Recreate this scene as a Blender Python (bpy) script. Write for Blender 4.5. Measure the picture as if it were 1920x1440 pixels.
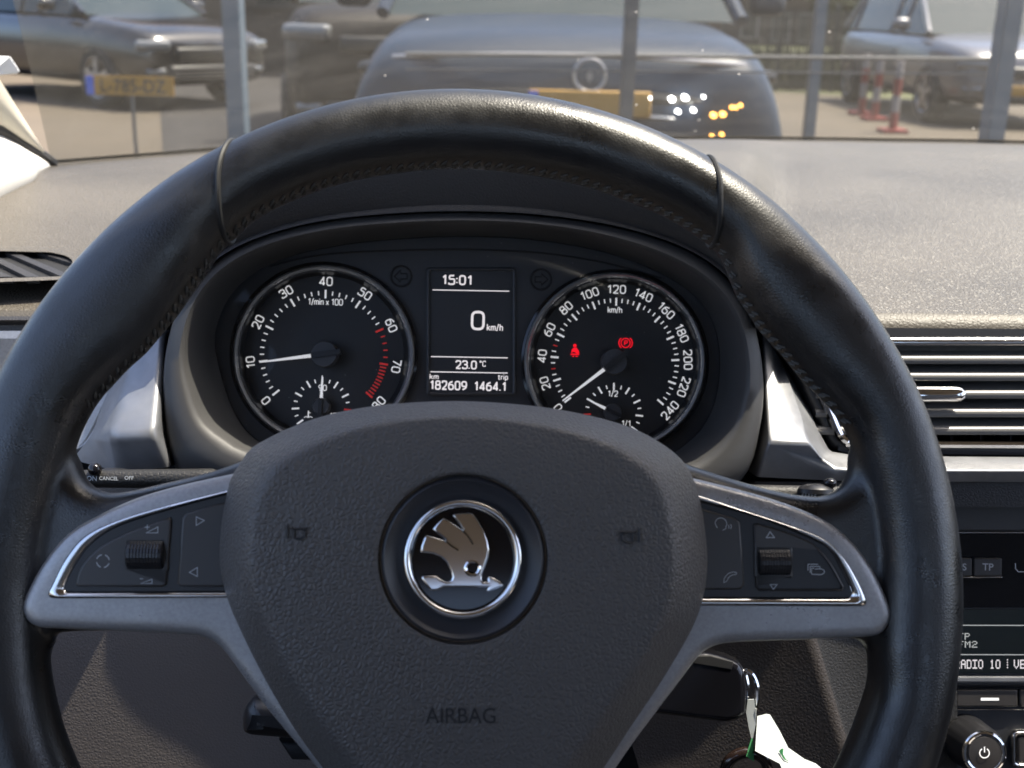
import bpy, bmesh, math, random
import numpy as np
from mathutils import Vector, Matrix
R = math.radians
random.seed(4)
for o in list(bpy.data.objects):
    bpy.data.objects.remove(o)
SC = bpy.context.scene
COL = SC.collection

# ------------------------------------------------------------------ camera
F_PX = 2200.0
PITCH, ROLL = R(18.0), R(1.4)
CAM = Vector((0, 0, 1.2))
FW = Vector((0, math.cos(PITCH), -math.sin(PITCH)))
U0 = Vector((0, math.sin(PITCH), math.cos(PITCH)))
R0 = Vector((1, 0, 0))
RT = R0 * math.cos(ROLL) + U0 * math.sin(ROLL)
UP = U0 * math.cos(ROLL) - R0 * math.sin(ROLL)
cam = bpy.data.cameras.new('camera')
camo = bpy.data.objects.new('camera', cam)
COL.objects.link(camo)
cam.sensor_width = 36
cam.lens = 36 * F_PX / 1920
cam.clip_start = 0.02
cam.clip_end = 400
camo.matrix_world = Matrix(((RT.x, UP.x, -FW.x, CAM.x), (RT.y, UP.y, -FW.y, CAM.y), (RT.z, UP.z, -FW.z, CAM.z), (0, 0, 0, 1)))
cam.dof.use_dof = True
cam.dof.focus_distance = 0.53
cam.dof.aperture_fstop = 15.5
SC.camera = camo

# ------------------------------------------------------------------ light
SUN_D = Vector((0.37, 0.10, 0.92)).normalized()
w = bpy.data.worlds.new('World')
SC.world = w
w.use_nodes = True
nt = w.node_tree
sky = nt.nodes.new('ShaderNodeTexSky')
sky.sky_type = 'NISHITA'
sky.sun_disc = False
sky.sun_elevation = math.asin(SUN_D.z)
sky.sun_rotation = math.atan2(SUN_D.x, SUN_D.y)
sky.air_density = 0.7
sky.dust_density = 3.5
sky.ozone_density = 0.6
bg = nt.nodes['Background']
nt.links.new(sky.outputs[0], bg.inputs[0])
bg.inputs[1].default_value = 0.15
sl = bpy.data.lights.new('sun', 'SUN')
sl.energy = 4.5
sl.angle = R(0.5)
sl.color = (1.0, 0.90, 0.76)
so = bpy.data.objects.new('sun', sl)
COL.objects.link(so)
so.rotation_euler = (-SUN_D).to_track_quat('-Z', 'Y').to_euler()
SC.view_settings.view_transform = 'Standard'
SC.view_settings.look = 'None'
SC.view_settings.exposure = 2.0
SC.view_settings.gamma = 1.0
SC.view_settings.use_curve_mapping = False
SC.render.engine = 'CYCLES'
SC.cycles.use_denoising = True
SC.cycles.max_bounces = 10
SC.cycles.transparent_max_bounces = 16
SC.cycles.caustics_reflective = False
SC.cycles.caustics_refractive = False
SC.cycles.sample_clamp_indirect = 6.0

# ------------------------------------------------------------------ materials
MATS = {}

def mat(name, col, rough=0.5, metal=0.0, bump=None, coat=0.0, emit=None, spec=0.5, mottle=None, rmottle=None, sheen=0.0):
    """bump = (kind, scale, strength, distance); mottle = (scale, amount); rmottle = (scale, lo, hi)"""
    m = bpy.data.materials.new(name)
    m.use_nodes = True
    t = m.node_tree
    b = t.nodes['Principled BSDF']
    b.inputs['Base Color'].default_value = (*col, 1)
    b.inputs['Roughness'].default_value = rough
    b.inputs['Metallic'].default_value = metal
    b.inputs['Specular IOR Level'].default_value = spec
    b.inputs['Coat Weight'].default_value = coat
    b.inputs['Sheen Weight'].default_value = sheen
    if emit:
        b.inputs['Emission Color'].default_value = (*emit[0], 1)
        b.inputs['Emission Strength'].default_value = emit[1]
    tc = t.nodes.new('ShaderNodeTexCoord')
    if mottle:
        n = t.nodes.new('ShaderNodeTexNoise')
        n.inputs['Scale'].default_value = mottle[0]
        n.inputs['Detail'].default_value = 5
        t.links.new(tc.outputs['Object'], n.inputs['Vector'])
        r = t.nodes.new('ShaderNodeMapRange')
        r.inputs[1].default_value = 0.3
        r.inputs[2].default_value = 0.7
        r.inputs[3].default_value = 1 - mottle[1]
        r.inputs[4].default_value = 1 + mottle[1]
        t.links.new(n.outputs[0], r.inputs[0])
        mx = t.nodes.new('ShaderNodeMix')
        mx.data_type = 'RGBA'
        mx.blend_type = 'MULTIPLY'
        mx.inputs[0].default_value = 1
        mx.inputs[6].default_value = (*col, 1)
        t.links.new(r.outputs[0], mx.inputs[7])
        t.links.new(mx.outputs[2], b.inputs['Base Color'])
    if rmottle:
        n = t.nodes.new('ShaderNodeTexNoise')
        n.inputs['Scale'].default_value = rmottle[0]
        n.inputs['Detail'].default_value = 6
        n.inputs['Roughness'].default_value = 0.65
        t.links.new(tc.outputs['Object'], n.inputs['Vector'])
        r = t.nodes.new('ShaderNodeMapRange')
        r.inputs[1].default_value = 0.35
        r.inputs[2].default_value = 0.65
        r.inputs[3].default_value = rmottle[1]
        r.inputs[4].default_value = rmottle[2]
        t.links.new(n.outputs[0], r.inputs[0])
        t.links.new(r.outputs[0], b.inputs['Roughness'])
    if bump:
        bp = t.nodes.new('ShaderNodeBump')
        bp.inputs['Strength'].default_value = bump[2]
        bp.inputs['Distance'].default_value = bump[3]
        if bump[0] == 'leather':
            n = t.nodes.new('ShaderNodeTexNoise')
            n.inputs['Scale'].default_value = bump[1] * 0.5
            t.links.new(tc.outputs['Object'], n.inputs['Vector'])
            mxv = t.nodes.new('ShaderNodeMix')
            mxv.data_type = 'RGBA'
            mxv.blend_type = 'LINEAR_LIGHT'
            mxv.inputs[0].default_value = 0.0005 * 420 / bump[1]
            t.links.new(tc.outputs['Object'], mxv.inputs[6])
            t.links.new(n.outputs['Color'], mxv.inputs[7])
            v = t.nodes.new('ShaderNodeTexVoronoi')
            v.feature = 'DISTANCE_TO_EDGE'
            v.inputs['Scale'].default_value = bump[1]
            t.links.new(mxv.outputs[2], v.inputs['Vector'])
            r = t.nodes.new('ShaderNodeMapRange')
            r.interpolation_type = 'SMOOTHSTEP'
            r.inputs[1].default_value = 0.0
            r.inputs[2].default_value = 0.32
            t.links.new(v.outputs['Distance'], r.inputs[0])
            t.links.new(r.outputs[0], bp.inputs['Height'])
        else:
            n = t.nodes.new('ShaderNodeTexNoise')
            n.inputs['Scale'].default_value = bump[1]
            n.inputs['Detail'].default_value = 3
            t.links.new(tc.outputs['Object'], n.inputs['Vector'])
            t.links.new(n.outputs[0], bp.inputs['Height'])
        t.links.new(bp.outputs[0], b.inputs['Normal'])
    MATS[name] = m
    return m

mat('rim_leather', (0.007, 0.007, 0.0075), 0.33, rmottle=(36, 0.25, 0.45), bump=('leather', 900, 0.14, 0.0003), spec=0.85)
mat('thread', (0.055, 0.05, 0.043), 0.8)
mat('pad_leather', (0.086, 0.080, 0.076), 0.46, bump=('leather', 560, 0.5, 0.0004), spec=0.45, rmottle=(14, 0.38, 0.54))
mat('pad_smooth', (0.028, 0.029, 0.034), 0.42)
mat('deboss', (0.012, 0.012, 0.014), 0.6)
mat('dash_grain', (0.086, 0.075, 0.060), 0.43, bump=('leather', 460, 0.6, 0.0007), spec=0.5, mottle=(7, 0.20))
mat('dash_lip', (0.062, 0.054, 0.043), 0.48, bump=('leather', 420, 0.22, 0.0005), spec=0.4)
mat('side_black', (0.010, 0.0095, 0.0095), 0.55, bump=('leather', 520, 0.3, 0.0004))
mat('dash_dark', (0.022, 0.021, 0.022), 0.5, bump=('leather', 560, 0.25, 0.0004))
mat('lower_plastic', (0.036, 0.030, 0.027), 0.5, bump=('leather', 520, 0.3, 0.0004))
mat('knee_plastic', (0.118, 0.102, 0.092), 0.55, bump=('leather', 560, 0.25, 0.0004))
mat('black_plastic', (0.012, 0.012, 0.014), 0.35, bump=('noise', 2500, 0.05, 0.0002))
mat('matte_black', (0.006, 0.006, 0.007), 0.7)
mat('slat_plastic', (0.13, 0.125, 0.12), 0.3)
mat('soft_black', (0.024, 0.025, 0.029), 0.42, bump=('noise', 3500, 0.06, 0.0002))
mat('housing', (0.046, 0.045, 0.045), 0.55, bump=('noise', 4000, 0.08, 0.0002))
mat('key_black', (0.036, 0.033, 0.032), 0.33)
mat('gloss_black', (0.006, 0.006, 0.008), 0.08)
mat('satin_grey', (0.36, 0.355, 0.36), 0.33, metal=0.5, bump=('noise', 4500, 0.3, 0.0002), mottle=(900, 0.10), rmottle=(40, 0.26, 0.42))
mat('silver_trim', (0.23, 0.235, 0.25), 0.40, metal=0.5, bump=('noise', 4500, 0.25, 0.0002), mottle=(70, 0.12), rmottle=(55, 0.30, 0.52))
mat('chrome', (0.82, 0.81, 0.80), 0.07, metal=1.0)
mat('soft_chrome', (0.74, 0.73, 0.72), 0.16, metal=1.0)
mat('hub_grey', (0.045, 0.046, 0.052), 0.5, bump=('noise', 4000, 0.1, 0.0002))
mat('ring_silver', (0.62, 0.61, 0.60), 0.22, metal=0.6)
mat('dial', (0.015, 0.015, 0.017), 0.5)
mat('dial_ring', (0.008, 0.008, 0.009), 0.3)
mat('white_print', (0.8, 0.8, 0.8), 0.5, emit=((1, 0.98, 0.97), 0.12))
mat('icon_print', (0.42, 0.44, 0.46), 0.5)
mat('red_print', (0.55, 0.03, 0.03), 0.5, emit=((1, 0.05, 0.04), 0.06))
mat('needle_white', (0.82, 0.82, 0.82), 0.4, emit=((1, 0.97, 0.95), 0.12))
mat('lcd_black', (0.002, 0.002, 0.003), 0.25)
mat('lcd_text', (0.3, 0.3, 0.3), 0.5, emit=((1.0, 0.93, 0.95), 0.19))
mat('lcd_dim', (0.2, 0.2, 0.2), 0.5, emit=((0.85, 0.88, 0.85), 0.11))
mat('lcd_green', (0.018, 0.024, 0.023), 0.2)
mat('warn_red', (0.3, 0.0, 0.0), 0.5, emit=((1.0, 0.005, 0.02), 0.26))
mat('cream_trim', (0.60, 0.57, 0.48), 0.6, bump=('noise', 900, 0.15, 0.0004))
mat('white_trim', (0.50, 0.49, 0.47), 0.6)
mat('seal', (0.012, 0.012, 0.012), 0.6)
mat('headliner', (0.40, 0.37, 0.33), 0.9)
mat('seat_cloth', (0.16, 0.155, 0.15), 0.9)
mat('carpet', (0.02, 0.02, 0.022), 0.95)
mat('paper', (0.50, 0.53, 0.53), 0.6)
mat('paper_sheet', (0.30, 0.325, 0.325), 0.6, mottle=(120, 0.12), bump=('noise', 160, 0.6, 0.003))
mat('paper_green', (0.02, 0.15, 0.05), 0.5)
mat('ring_dark', (0.02, 0.012, 0.010), 0.15, coat=0.5)
mat('sticker', (0.75, 0.78, 0.80), 0.5)
mat('post_blue', (0.085, 0.115, 0.145), 0.45)
mat('post_grey', (0.07, 0.075, 0.08), 0.5)
mat('streak_pale', (0.09, 0.088, 0.085), 0.5)
mat('car_black', (0.008, 0.008, 0.009), 0.2, coat=0.6)
mat('car_charcoal', (0.010, 0.0085, 0.008), 0.5, spec=0.25)
mat('car_slate', (0.012, 0.021, 0.038), 0.4, spec=0.2, coat=0.06)
mat('car_silver', (0.10, 0.10, 0.11), 0.3, metal=0.3, coat=0.7)
mat('car_glass', (0.02, 0.030, 0.032), 0.06, spec=0.25)
mat('tyre', (0.012, 0.012, 0.012), 0.8)
mat('alloy', (0.42, 0.40, 0.38), 0.3, metal=0.8)
mat('lamp_clear', (0.10, 0.105, 0.11), 0.12, coat=1.0)
mat('glint_white', (0.8, 0.8, 0.8), 0.3, emit=((1.0, 0.97, 0.93), 9.0))  # glow that paints white glints, not a lamp
mat('glint_amber', (0.8, 0.3, 0.04), 0.3, emit=((1.0, 0.42, 0.08), 4.0))  # glow standing in for amber reflections, no lit lamp
mat('grille', (0.012, 0.012, 0.012), 0.4)
mat('plate_yellow', (0.30, 0.16, 0.015), 0.5)
mat('plate_blue', (0.06, 0.12, 0.5), 0.5)
mat('plate_ink', (0.03, 0.03, 0.03), 0.5)
mat('brick', (0.06, 0.042, 0.032), 0.8, mottle=(3, 0.25))
mat('brick_dark', (0.014, 0.012, 0.011), 0.8, mottle=(2, 0.3))
mat('roof_tile', (0.10, 0.06, 0.05), 0.8)
mat('fence_metal', (0.03, 0.035, 0.03), 0.5)
mat('bark', (0.07, 0.05, 0.035), 0.9)
mat('leaf', (0.085, 0.095, 0.022), 0.6, mottle=(1.2, 0.35))
mat('leaf_dark', (0.045, 0.06, 0.02), 0.6, mottle=(1.2, 0.35))
mat('grass', (0.05, 0.055, 0.015), 0.8, mottle=(0.8, 0.3))
mat('paving', (0.060, 0.047, 0.031), 0.85, mottle=(0.6, 0.15), bump=('noise', 60, 0.3, 0.01))
mat('asphalt_shade', (0.013, 0.011, 0.010), 0.9, mottle=(0.7, 0.2), bump=('noise', 90, 0.3, 0.01))  # dark asphalt, also the colour of the painted ground shade
mat('kerb', (0.30, 0.28, 0.25), 0.8)
mat('red_band', (0.18, 0.03, 0.022), 0.5)
mat('white_band', (0.22, 0.20, 0.19), 0.5)
mat('roadster_red', (0.12, 0.02, 0.02), 0.3)

def glass_mat(name='glass', tint=(0.64, 0.66, 0.65), dust=1.0, cells=42, refl=(1.0, 0.09)):
    m = bpy.data.materials.new('clear_' + name)
    m.use_nodes = True
    t = m.node_tree
    for n in list(t.nodes):
        t.nodes.remove(n)
    out = t.nodes.new('ShaderNodeOutputMaterial')
    tr = t.nodes.new('ShaderNodeBsdfTransparent')
    tr.inputs[0].default_value = (*tint, 1)
    gl = t.nodes.new('ShaderNodeBsdfGlossy')
    gl.inputs['Roughness'].default_value = 0.015
    gl.inputs['Color'].default_value = (1, 1, 1, 1)
    lw = t.nodes.new('ShaderNodeLayerWeight')
    lw.inputs[0].default_value = 0.5
    fr = t.nodes.new('ShaderNodeMath')
    fr.operation = 'POWER'
    fr.inputs[1].default_value = 5
    t.links.new(lw.outputs['Facing'], fr.inputs[0])
    mu = t.nodes.new('ShaderNodeMath')
    mu.operation = 'MULTIPLY_ADD'
    mu.inputs[1].default_value = refl[0]
    mu.inputs[2].default_value = refl[1]
    mx = t.nodes.new('ShaderNodeMixShader')
    t.links.new(fr.outputs[0], mu.inputs[0])
    t.links.new(mu.outputs[0], mx.inputs[0])
    t.links.new(tr.outputs[0], mx.inputs[1])
    t.links.new(gl.outputs[0], mx.inputs[2])
    # a film of dust with brighter specks stuck to the pane
    tc = t.nodes.new('ShaderNodeTexCoord')
    v = t.nodes.new('ShaderNodeTexVoronoi')
    v.inputs['Scale'].default_value = cells
    t.links.new(tc.outputs['Object'], v.inputs['Vector'])
    r = t.nodes.new('ShaderNodeMapRange')
    r.inputs[1].default_value = 0.055
    r.inputs[2].default_value = 0.03
    r.inputs[3].default_value = 0.0
    r.inputs[4].default_value = 0.7
    sepc = t.nodes.new('ShaderNodeSeparateColor')
    t.links.new(v.outputs['Color'], sepc.inputs[0])
    gt = t.nodes.new('ShaderNodeMath')
    gt.operation = 'GREATER_THAN'
    gt.inputs[1].default_value = 0.72
    t.links.new(sepc.outputs[0], gt.inputs[0])
    sp = t.nodes.new('ShaderNodeMath')
    sp.operation = 'MULTIPLY'
    t.links.new(r.outputs[0], sp.inputs[0])
    t.links.new(gt.outputs[0], sp.inputs[1])
    t.links.new(v.outputs['Distance'], r.inputs[0])
    n = t.nodes.new('ShaderNodeTexNoise')
    n.inputs['Scale'].default_value = 9
    n.inputs['Detail'].default_value = 6
    mp = t.nodes.new('ShaderNodeMapping')
    mp.inputs['Scale'].default_value = (0.35, 5.0, 5.0)
    mp.inputs['Rotation'].default_value = (0, 0, R(-6))
    t.links.new(tc.outputs['Object'], mp.inputs['Vector'])
    t.links.new(mp.outputs[0], n.inputs['Vector'])
    r2 = t.nodes.new('ShaderNodeMapRange')
    r2.inputs[1].default_value = 0.35
    r2.inputs[2].default_value = 0.75
    r2.inputs[3].default_value = 0.006 * dust
    r2.inputs[4].default_value = 0.024 * dust
    t.links.new(n.outputs[0], r2.inputs[0])
    ad = t.nodes.new('ShaderNodeMath')
    ad.operation = 'MAXIMUM'
    t.links.new(sp.outputs[0], ad.inputs[0])
    t.links.new(r2.outputs[0], ad.inputs[1])
    df = t.nodes.new('ShaderNodeBsdfDiffuse')
    df.inputs[0].default_value = (0.7, 0.68, 0.63, 1)
    tl = t.nodes.new('ShaderNodeBsdfTranslucent')
    tl.inputs[0].default_value = (0.7, 0.68, 0.63, 1)
    mx3 = t.nodes.new('ShaderNodeMixShader')
    mx3.inputs[0].default_value = 0.5
    t.links.new(df.outputs[0], mx3.inputs[1])
    t.links.new(tl.outputs[0], mx3.inputs[2])
    mx2 = t.nodes.new('ShaderNodeMixShader')
    t.links.new(ad.outputs[0], mx2.inputs[0])
    t.links.new(mx.outputs[0], mx2.inputs[1])
    t.links.new(mx3.outputs[0], mx2.inputs[2])
    t.links.new(mx2.outputs[0], out.inputs[0])
    MATS[name] = m
glass_mat()
glass_mat('lens', (0.97, 0.97, 0.97), 0.4, 300, (0.25, 0.009))

# ------------------------------------------------------------------ object helpers
def tag(o, label=None, cat=None, group=None, kind=None):
    if label: o['label'] = label
    if cat: o['category'] = cat
    if group: o['group'] = group
    if kind: o['kind'] = kind
    return o

def thing(name, label, cat, mw=None, group=None):
    o = bpy.data.objects.new(name, None)
    o.empty_display_size = 0.05
    COL.objects.link(o)
    if mw is not None:
        o.matrix_world = mw
    return tag(o, label, cat, group)

def link(name, me, m=None, parent=None, label=None, mw=None):
    o = bpy.data.objects.new(name, me)
    COL.objects.link(o)
    if m:
        me.materials.clear()
        me.materials.append(MATS[m])
    if parent:
        o.parent = parent
    if mw is not None:
        o.matrix_world = mw
    if label:
        o['label'] = label
    return o

class MB:
    """collects vertices and faces of one mesh"""
    def __init__(s):
        s.v, s.f, s.mi = [], [], []
    def add(s, v, f, mi=0):
        k = len(s.v)
        s.v += [tuple(p) for p in v]
        s.f += [tuple(i + k for i in q) for q in f]
        s.mi += [mi] * len(f)
        return s
    def mesh(s, me, mi=0):
        return s.add([v.co for v in me.vertices], [p.vertices for p in me.polygons], mi)
    def box(s, c, d, rot=None, mi=0):
        c = Vector(c)
        vs = []
        for x in (-1, 1):
            for y in (-1, 1):
                for z in (-1, 1):
                    p = Vector((x * d[0] / 2, y * d[1] / 2, z * d[2] / 2))
                    if rot: p = rot @ p
                    vs.append(c + p)
        return s.add(vs, [(0, 1, 3, 2), (4, 6, 7, 5), (0, 4, 5, 1), (2, 3, 7, 6), (0, 2, 6, 4), (1, 5, 7, 3)], mi)
    def grid(s, rows, closed=False, mi=0, flip=False):
        n = len(rows[0])
        vs = [p for r in rows for p in r]
        fs = []
        for i in range(len(rows) - 1):
            for j in range(n if closed else n - 1):
                a, b = i * n + j, i * n + (j + 1) % n
                q = (a, b, b + n, a + n)
                fs.append(q[::-1] if flip else q)
        return s.add(vs, fs, mi)
    def tube(s, pts, r, n=10, closed=False, cap=True, mi=0):
        pts = [Vector(p) for p in pts]
        rr = r if isinstance(r, (list, tuple)) else [r] * len(pts)
        rows = []
        N = len(pts)
        ref = None
        for i, p in enumerate(pts):
            if closed:
                d = pts[(i + 1) % N] - pts[i - 1]
            else:
                d = pts[min(i + 1, N - 1)] - pts[max(i - 1, 0)]
            d.normalize()
            if ref is None:
                ref = Vector((0, 0, 1)) if abs(d.z) < .9 else Vector((1, 0, 0))
            a = (ref - d * ref.dot(d)).normalized()
            ref = a
            b = d.cross(a)
            rows.append([p + (a * math.cos(2 * math.pi * k / n) + b * math.sin(2 * math.pi * k / n)) * rr[i] for k in range(n)])
        if closed:
            rows.append(rows[0])
        k0 = len(s.v)
        s.grid(rows, True, mi)
        if cap and not closed:
            s.f.append(tuple(range(k0, k0 + n))[::-1]); s.mi.append(mi)
            e = k0 + (len(rows) - 1) * n
            s.f.append(tuple(range(e, e + n))); s.mi.append(mi)
        return s
    def data(s, name, smooth=35):
        me = bpy.data.meshes.new(name)
        me.from_pydata(s.v, [], s.f)
        me.validate()
        bm = bmesh.new()
        bm.from_mesh(me)
        bmesh.ops.remove_doubles(bm, verts=bm.verts, dist=1e-7)
        bmesh.ops.recalc_face_normals(bm, faces=bm.faces)
        bm.to_mesh(me)
        bm.free()
        if smooth:
            me.shade_smooth()
            me.set_sharp_from_angle(angle=R(smooth))
        return me
    def build(s, name, m, parent=None, smooth=35, label=None, mw=None):
        ms = m if isinstance(m, (list, tuple)) else None
        mi = list(s.mi)
        me = bpy.data.meshes.new(name)
        if ms:
            me.from_pydata(s.v, [], s.f)
            for k in ms: me.materials.append(MATS[k])
            for p, i in zip(me.polygons, mi): p.material_index = i
            if smooth:
                me.shade_smooth()
                me.set_sharp_from_angle(angle=R(smooth))
            return link(name, me, None, parent, label, mw)
        return link(name, s.data(name, smooth), m, parent, label, mw)

def spline(pts, closed=False, n=6):
    """Catmull-Rom through the points"""
    P = [np.array(p, float) for p in pts]
    N = len(P)
    out = []
    for i in range(N if closed else N - 1):
        if closed:
            a, b, c, d = P[i - 1], P[i], P[(i + 1) % N], P[(i + 2) % N]
        else:
            a, b, c, d = P[max(i - 1, 0)], P[i], P[i + 1], P[min(i + 2, N - 1)]
        for k in range(n):
            t = k / n
            out.append(0.5 * (2 * b + (c - a) * t + (2 * a - 5 * b + 4 * c - d) * t * t + (3 * b - a - 3 * c + d) * t ** 3))
    if not closed:
        out.append(P[-1])
    return [tuple(p) for p in out]

def ray(px, py):
    return FW + RT * ((px - 960) / F_PX) + UP * ((720 - py) / F_PX)

def pt(px, py, depth):
    """a world point at a distance along the line of sight of the photograph"""
    return CAM + ray(px, py) * depth

class Frame:
    """a tilted plane (origin, normal): local u right, v up, w towards the driver"""
    def __init__(s, o, n, ux):
        s.o = Vector(o)
        s.n = Vector(n).normalized()
        ux = Vector(ux)
        s.u = (ux - s.n * ux.dot(s.n)).normalized()
        s.v = s.n.cross(s.u)
        s.mw = Matrix(((s.u.x, s.v.x, s.n.x, s.o.x), (s.u.y, s.v.y, s.n.y, s.o.y), (s.u.z, s.v.z, s.n.z, s.o.z), (0, 0, 0, 1)))
    def at(s, px, py, h=0.0):
        d = ray(px, py)
        t = ((s.o + s.n * h - CAM).dot(s.n)) / d.dot(s.n)
        q = CAM + d * t - s.o
        return (q.dot(s.u), q.dot(s.v), h)
    def uv(s, pts, h=0.0):
        return [s.at(p[0], p[1], h)[:2] for p in pts]
    def px(s, x, y, h=0.0):
        a, b = s.at(x, y, h), s.at(x + 10, y, h)
        return math.hypot(a[0] - b[0], a[1] - b[1]) / 10

def plate_mesh(loops, w0, w1, bev=0.0, res=2):
    """filled outline (with holes) between the heights w0 and w1, edges rounded by bev"""
    cu = bpy.data.curves.new('c', 'CURVE')
    cu.dimensions = '2D'
    cu.fill_mode = 'BOTH'
    for lp in loops:
        sp = cu.splines.new('POLY')
        sp.points.add(len(lp) - 1)
        for p, q in zip(sp.points, lp):
            p.co = (q[0], q[1], 0, 1)
        sp.use_cyclic_u = True
    hh = (w1 - w0) / 2
    bev = min(bev, hh * 0.98)
    cu.extrude = hh - bev
    cu.bevel_depth = bev
    cu.bevel_resolution = res
    cu.offset = -bev
    ob = bpy.data.objects.new('c', cu)
    me = bpy.data.meshes.new_from_object(ob)
    for v in me.vertices:
        v.co.z += (w0 + w1) / 2
    bpy.data.objects.remove(ob)
    bpy.data.curves.remove(cu)
    return me

def text_mesh(body, bold=0.0):
    cu = bpy.data.curves.new('t', 'FONT')
    cu.body = body
    cu.offset = bold
    cu.resolution_u = 4
    ob = bpy.data.objects.new('t', cu)
    me = bpy.data.meshes.new_from_object(ob)
    bpy.data.objects.remove(ob)
    bpy.data.curves.remove(cu)
    return me

def put_text(mb, body, fr, px, py, h, hpx=None, wpx=None, rot=0.0, bold=0.01, mi=0, thick=0.0):
    """lettering centred on a picture point of the frame; hpx / wpx give its drawn size"""
    me = text_mesh(body, bold)
    xs = [v.co.x for v in me.vertices]
    ys = [v.co.y for v in me.vertices]
    cx, cy = (min(xs) + max(xs)) / 2, (min(ys) + max(ys)) / 2
    W, H = max(xs) - min(xs), max(ys) - min(ys)
    k = fr.px(px, py, h)
    sy = hpx * k / H if hpx else wpx * k / W
    sx = wpx * k / W if wpx else sy
    c = fr.at(px, py, h)
    ca, sa = math.cos(rot), math.sin(rot)
    vs = []
    for v in me.vertices:
        x, y = (v.co.x - cx) * sx, (v.co.y - cy) * sy
        vs.append((c[0] + x * ca - y * sa, c[1] + x * sa + y * ca, h))
    mb.add(vs, [p.vertices for p in me.polygons], mi)
    bpy.data.meshes.remove(me)

def ribbon(mb, pts, wd, h, closed=False, mi=0):
    """a flat printed line of width wd along 2D points"""
    P = [Vector(p[:2]) for p in pts]
    N = len(P)
    L, Rr = [], []
    for i in range(N):
        a = P[i - 1] if (closed or i > 0) else P[i]
        b = P[(i + 1) % N] if (closed or i < N - 1) else P[i]
        d1 = (P[i] - a).normalized() if (P[i] - a).length > 1e-9 else (b - P[i]).normalized()
        d2 = (b - P[i]).normalized() if (b - P[i]).length > 1e-9 else d1
        n1, n2 = Vector((-d1.y, d1.x)), Vector((-d2.y, d2.x))
        m = n1 + n2
        m = m.normalized() if m.length > 1e-6 else n1
        k = wd / 2 / max(0.4, m.dot(n1))
        L.append((P[i].x + m.x * k, P[i].y + m.y * k, h))
        Rr.append((P[i].x - m.x * k, P[i].y - m.y * k, h))
    if closed:
        L.append(L[0]); Rr.append(Rr[0])
    mb.grid([L, Rr], False, mi)

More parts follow.
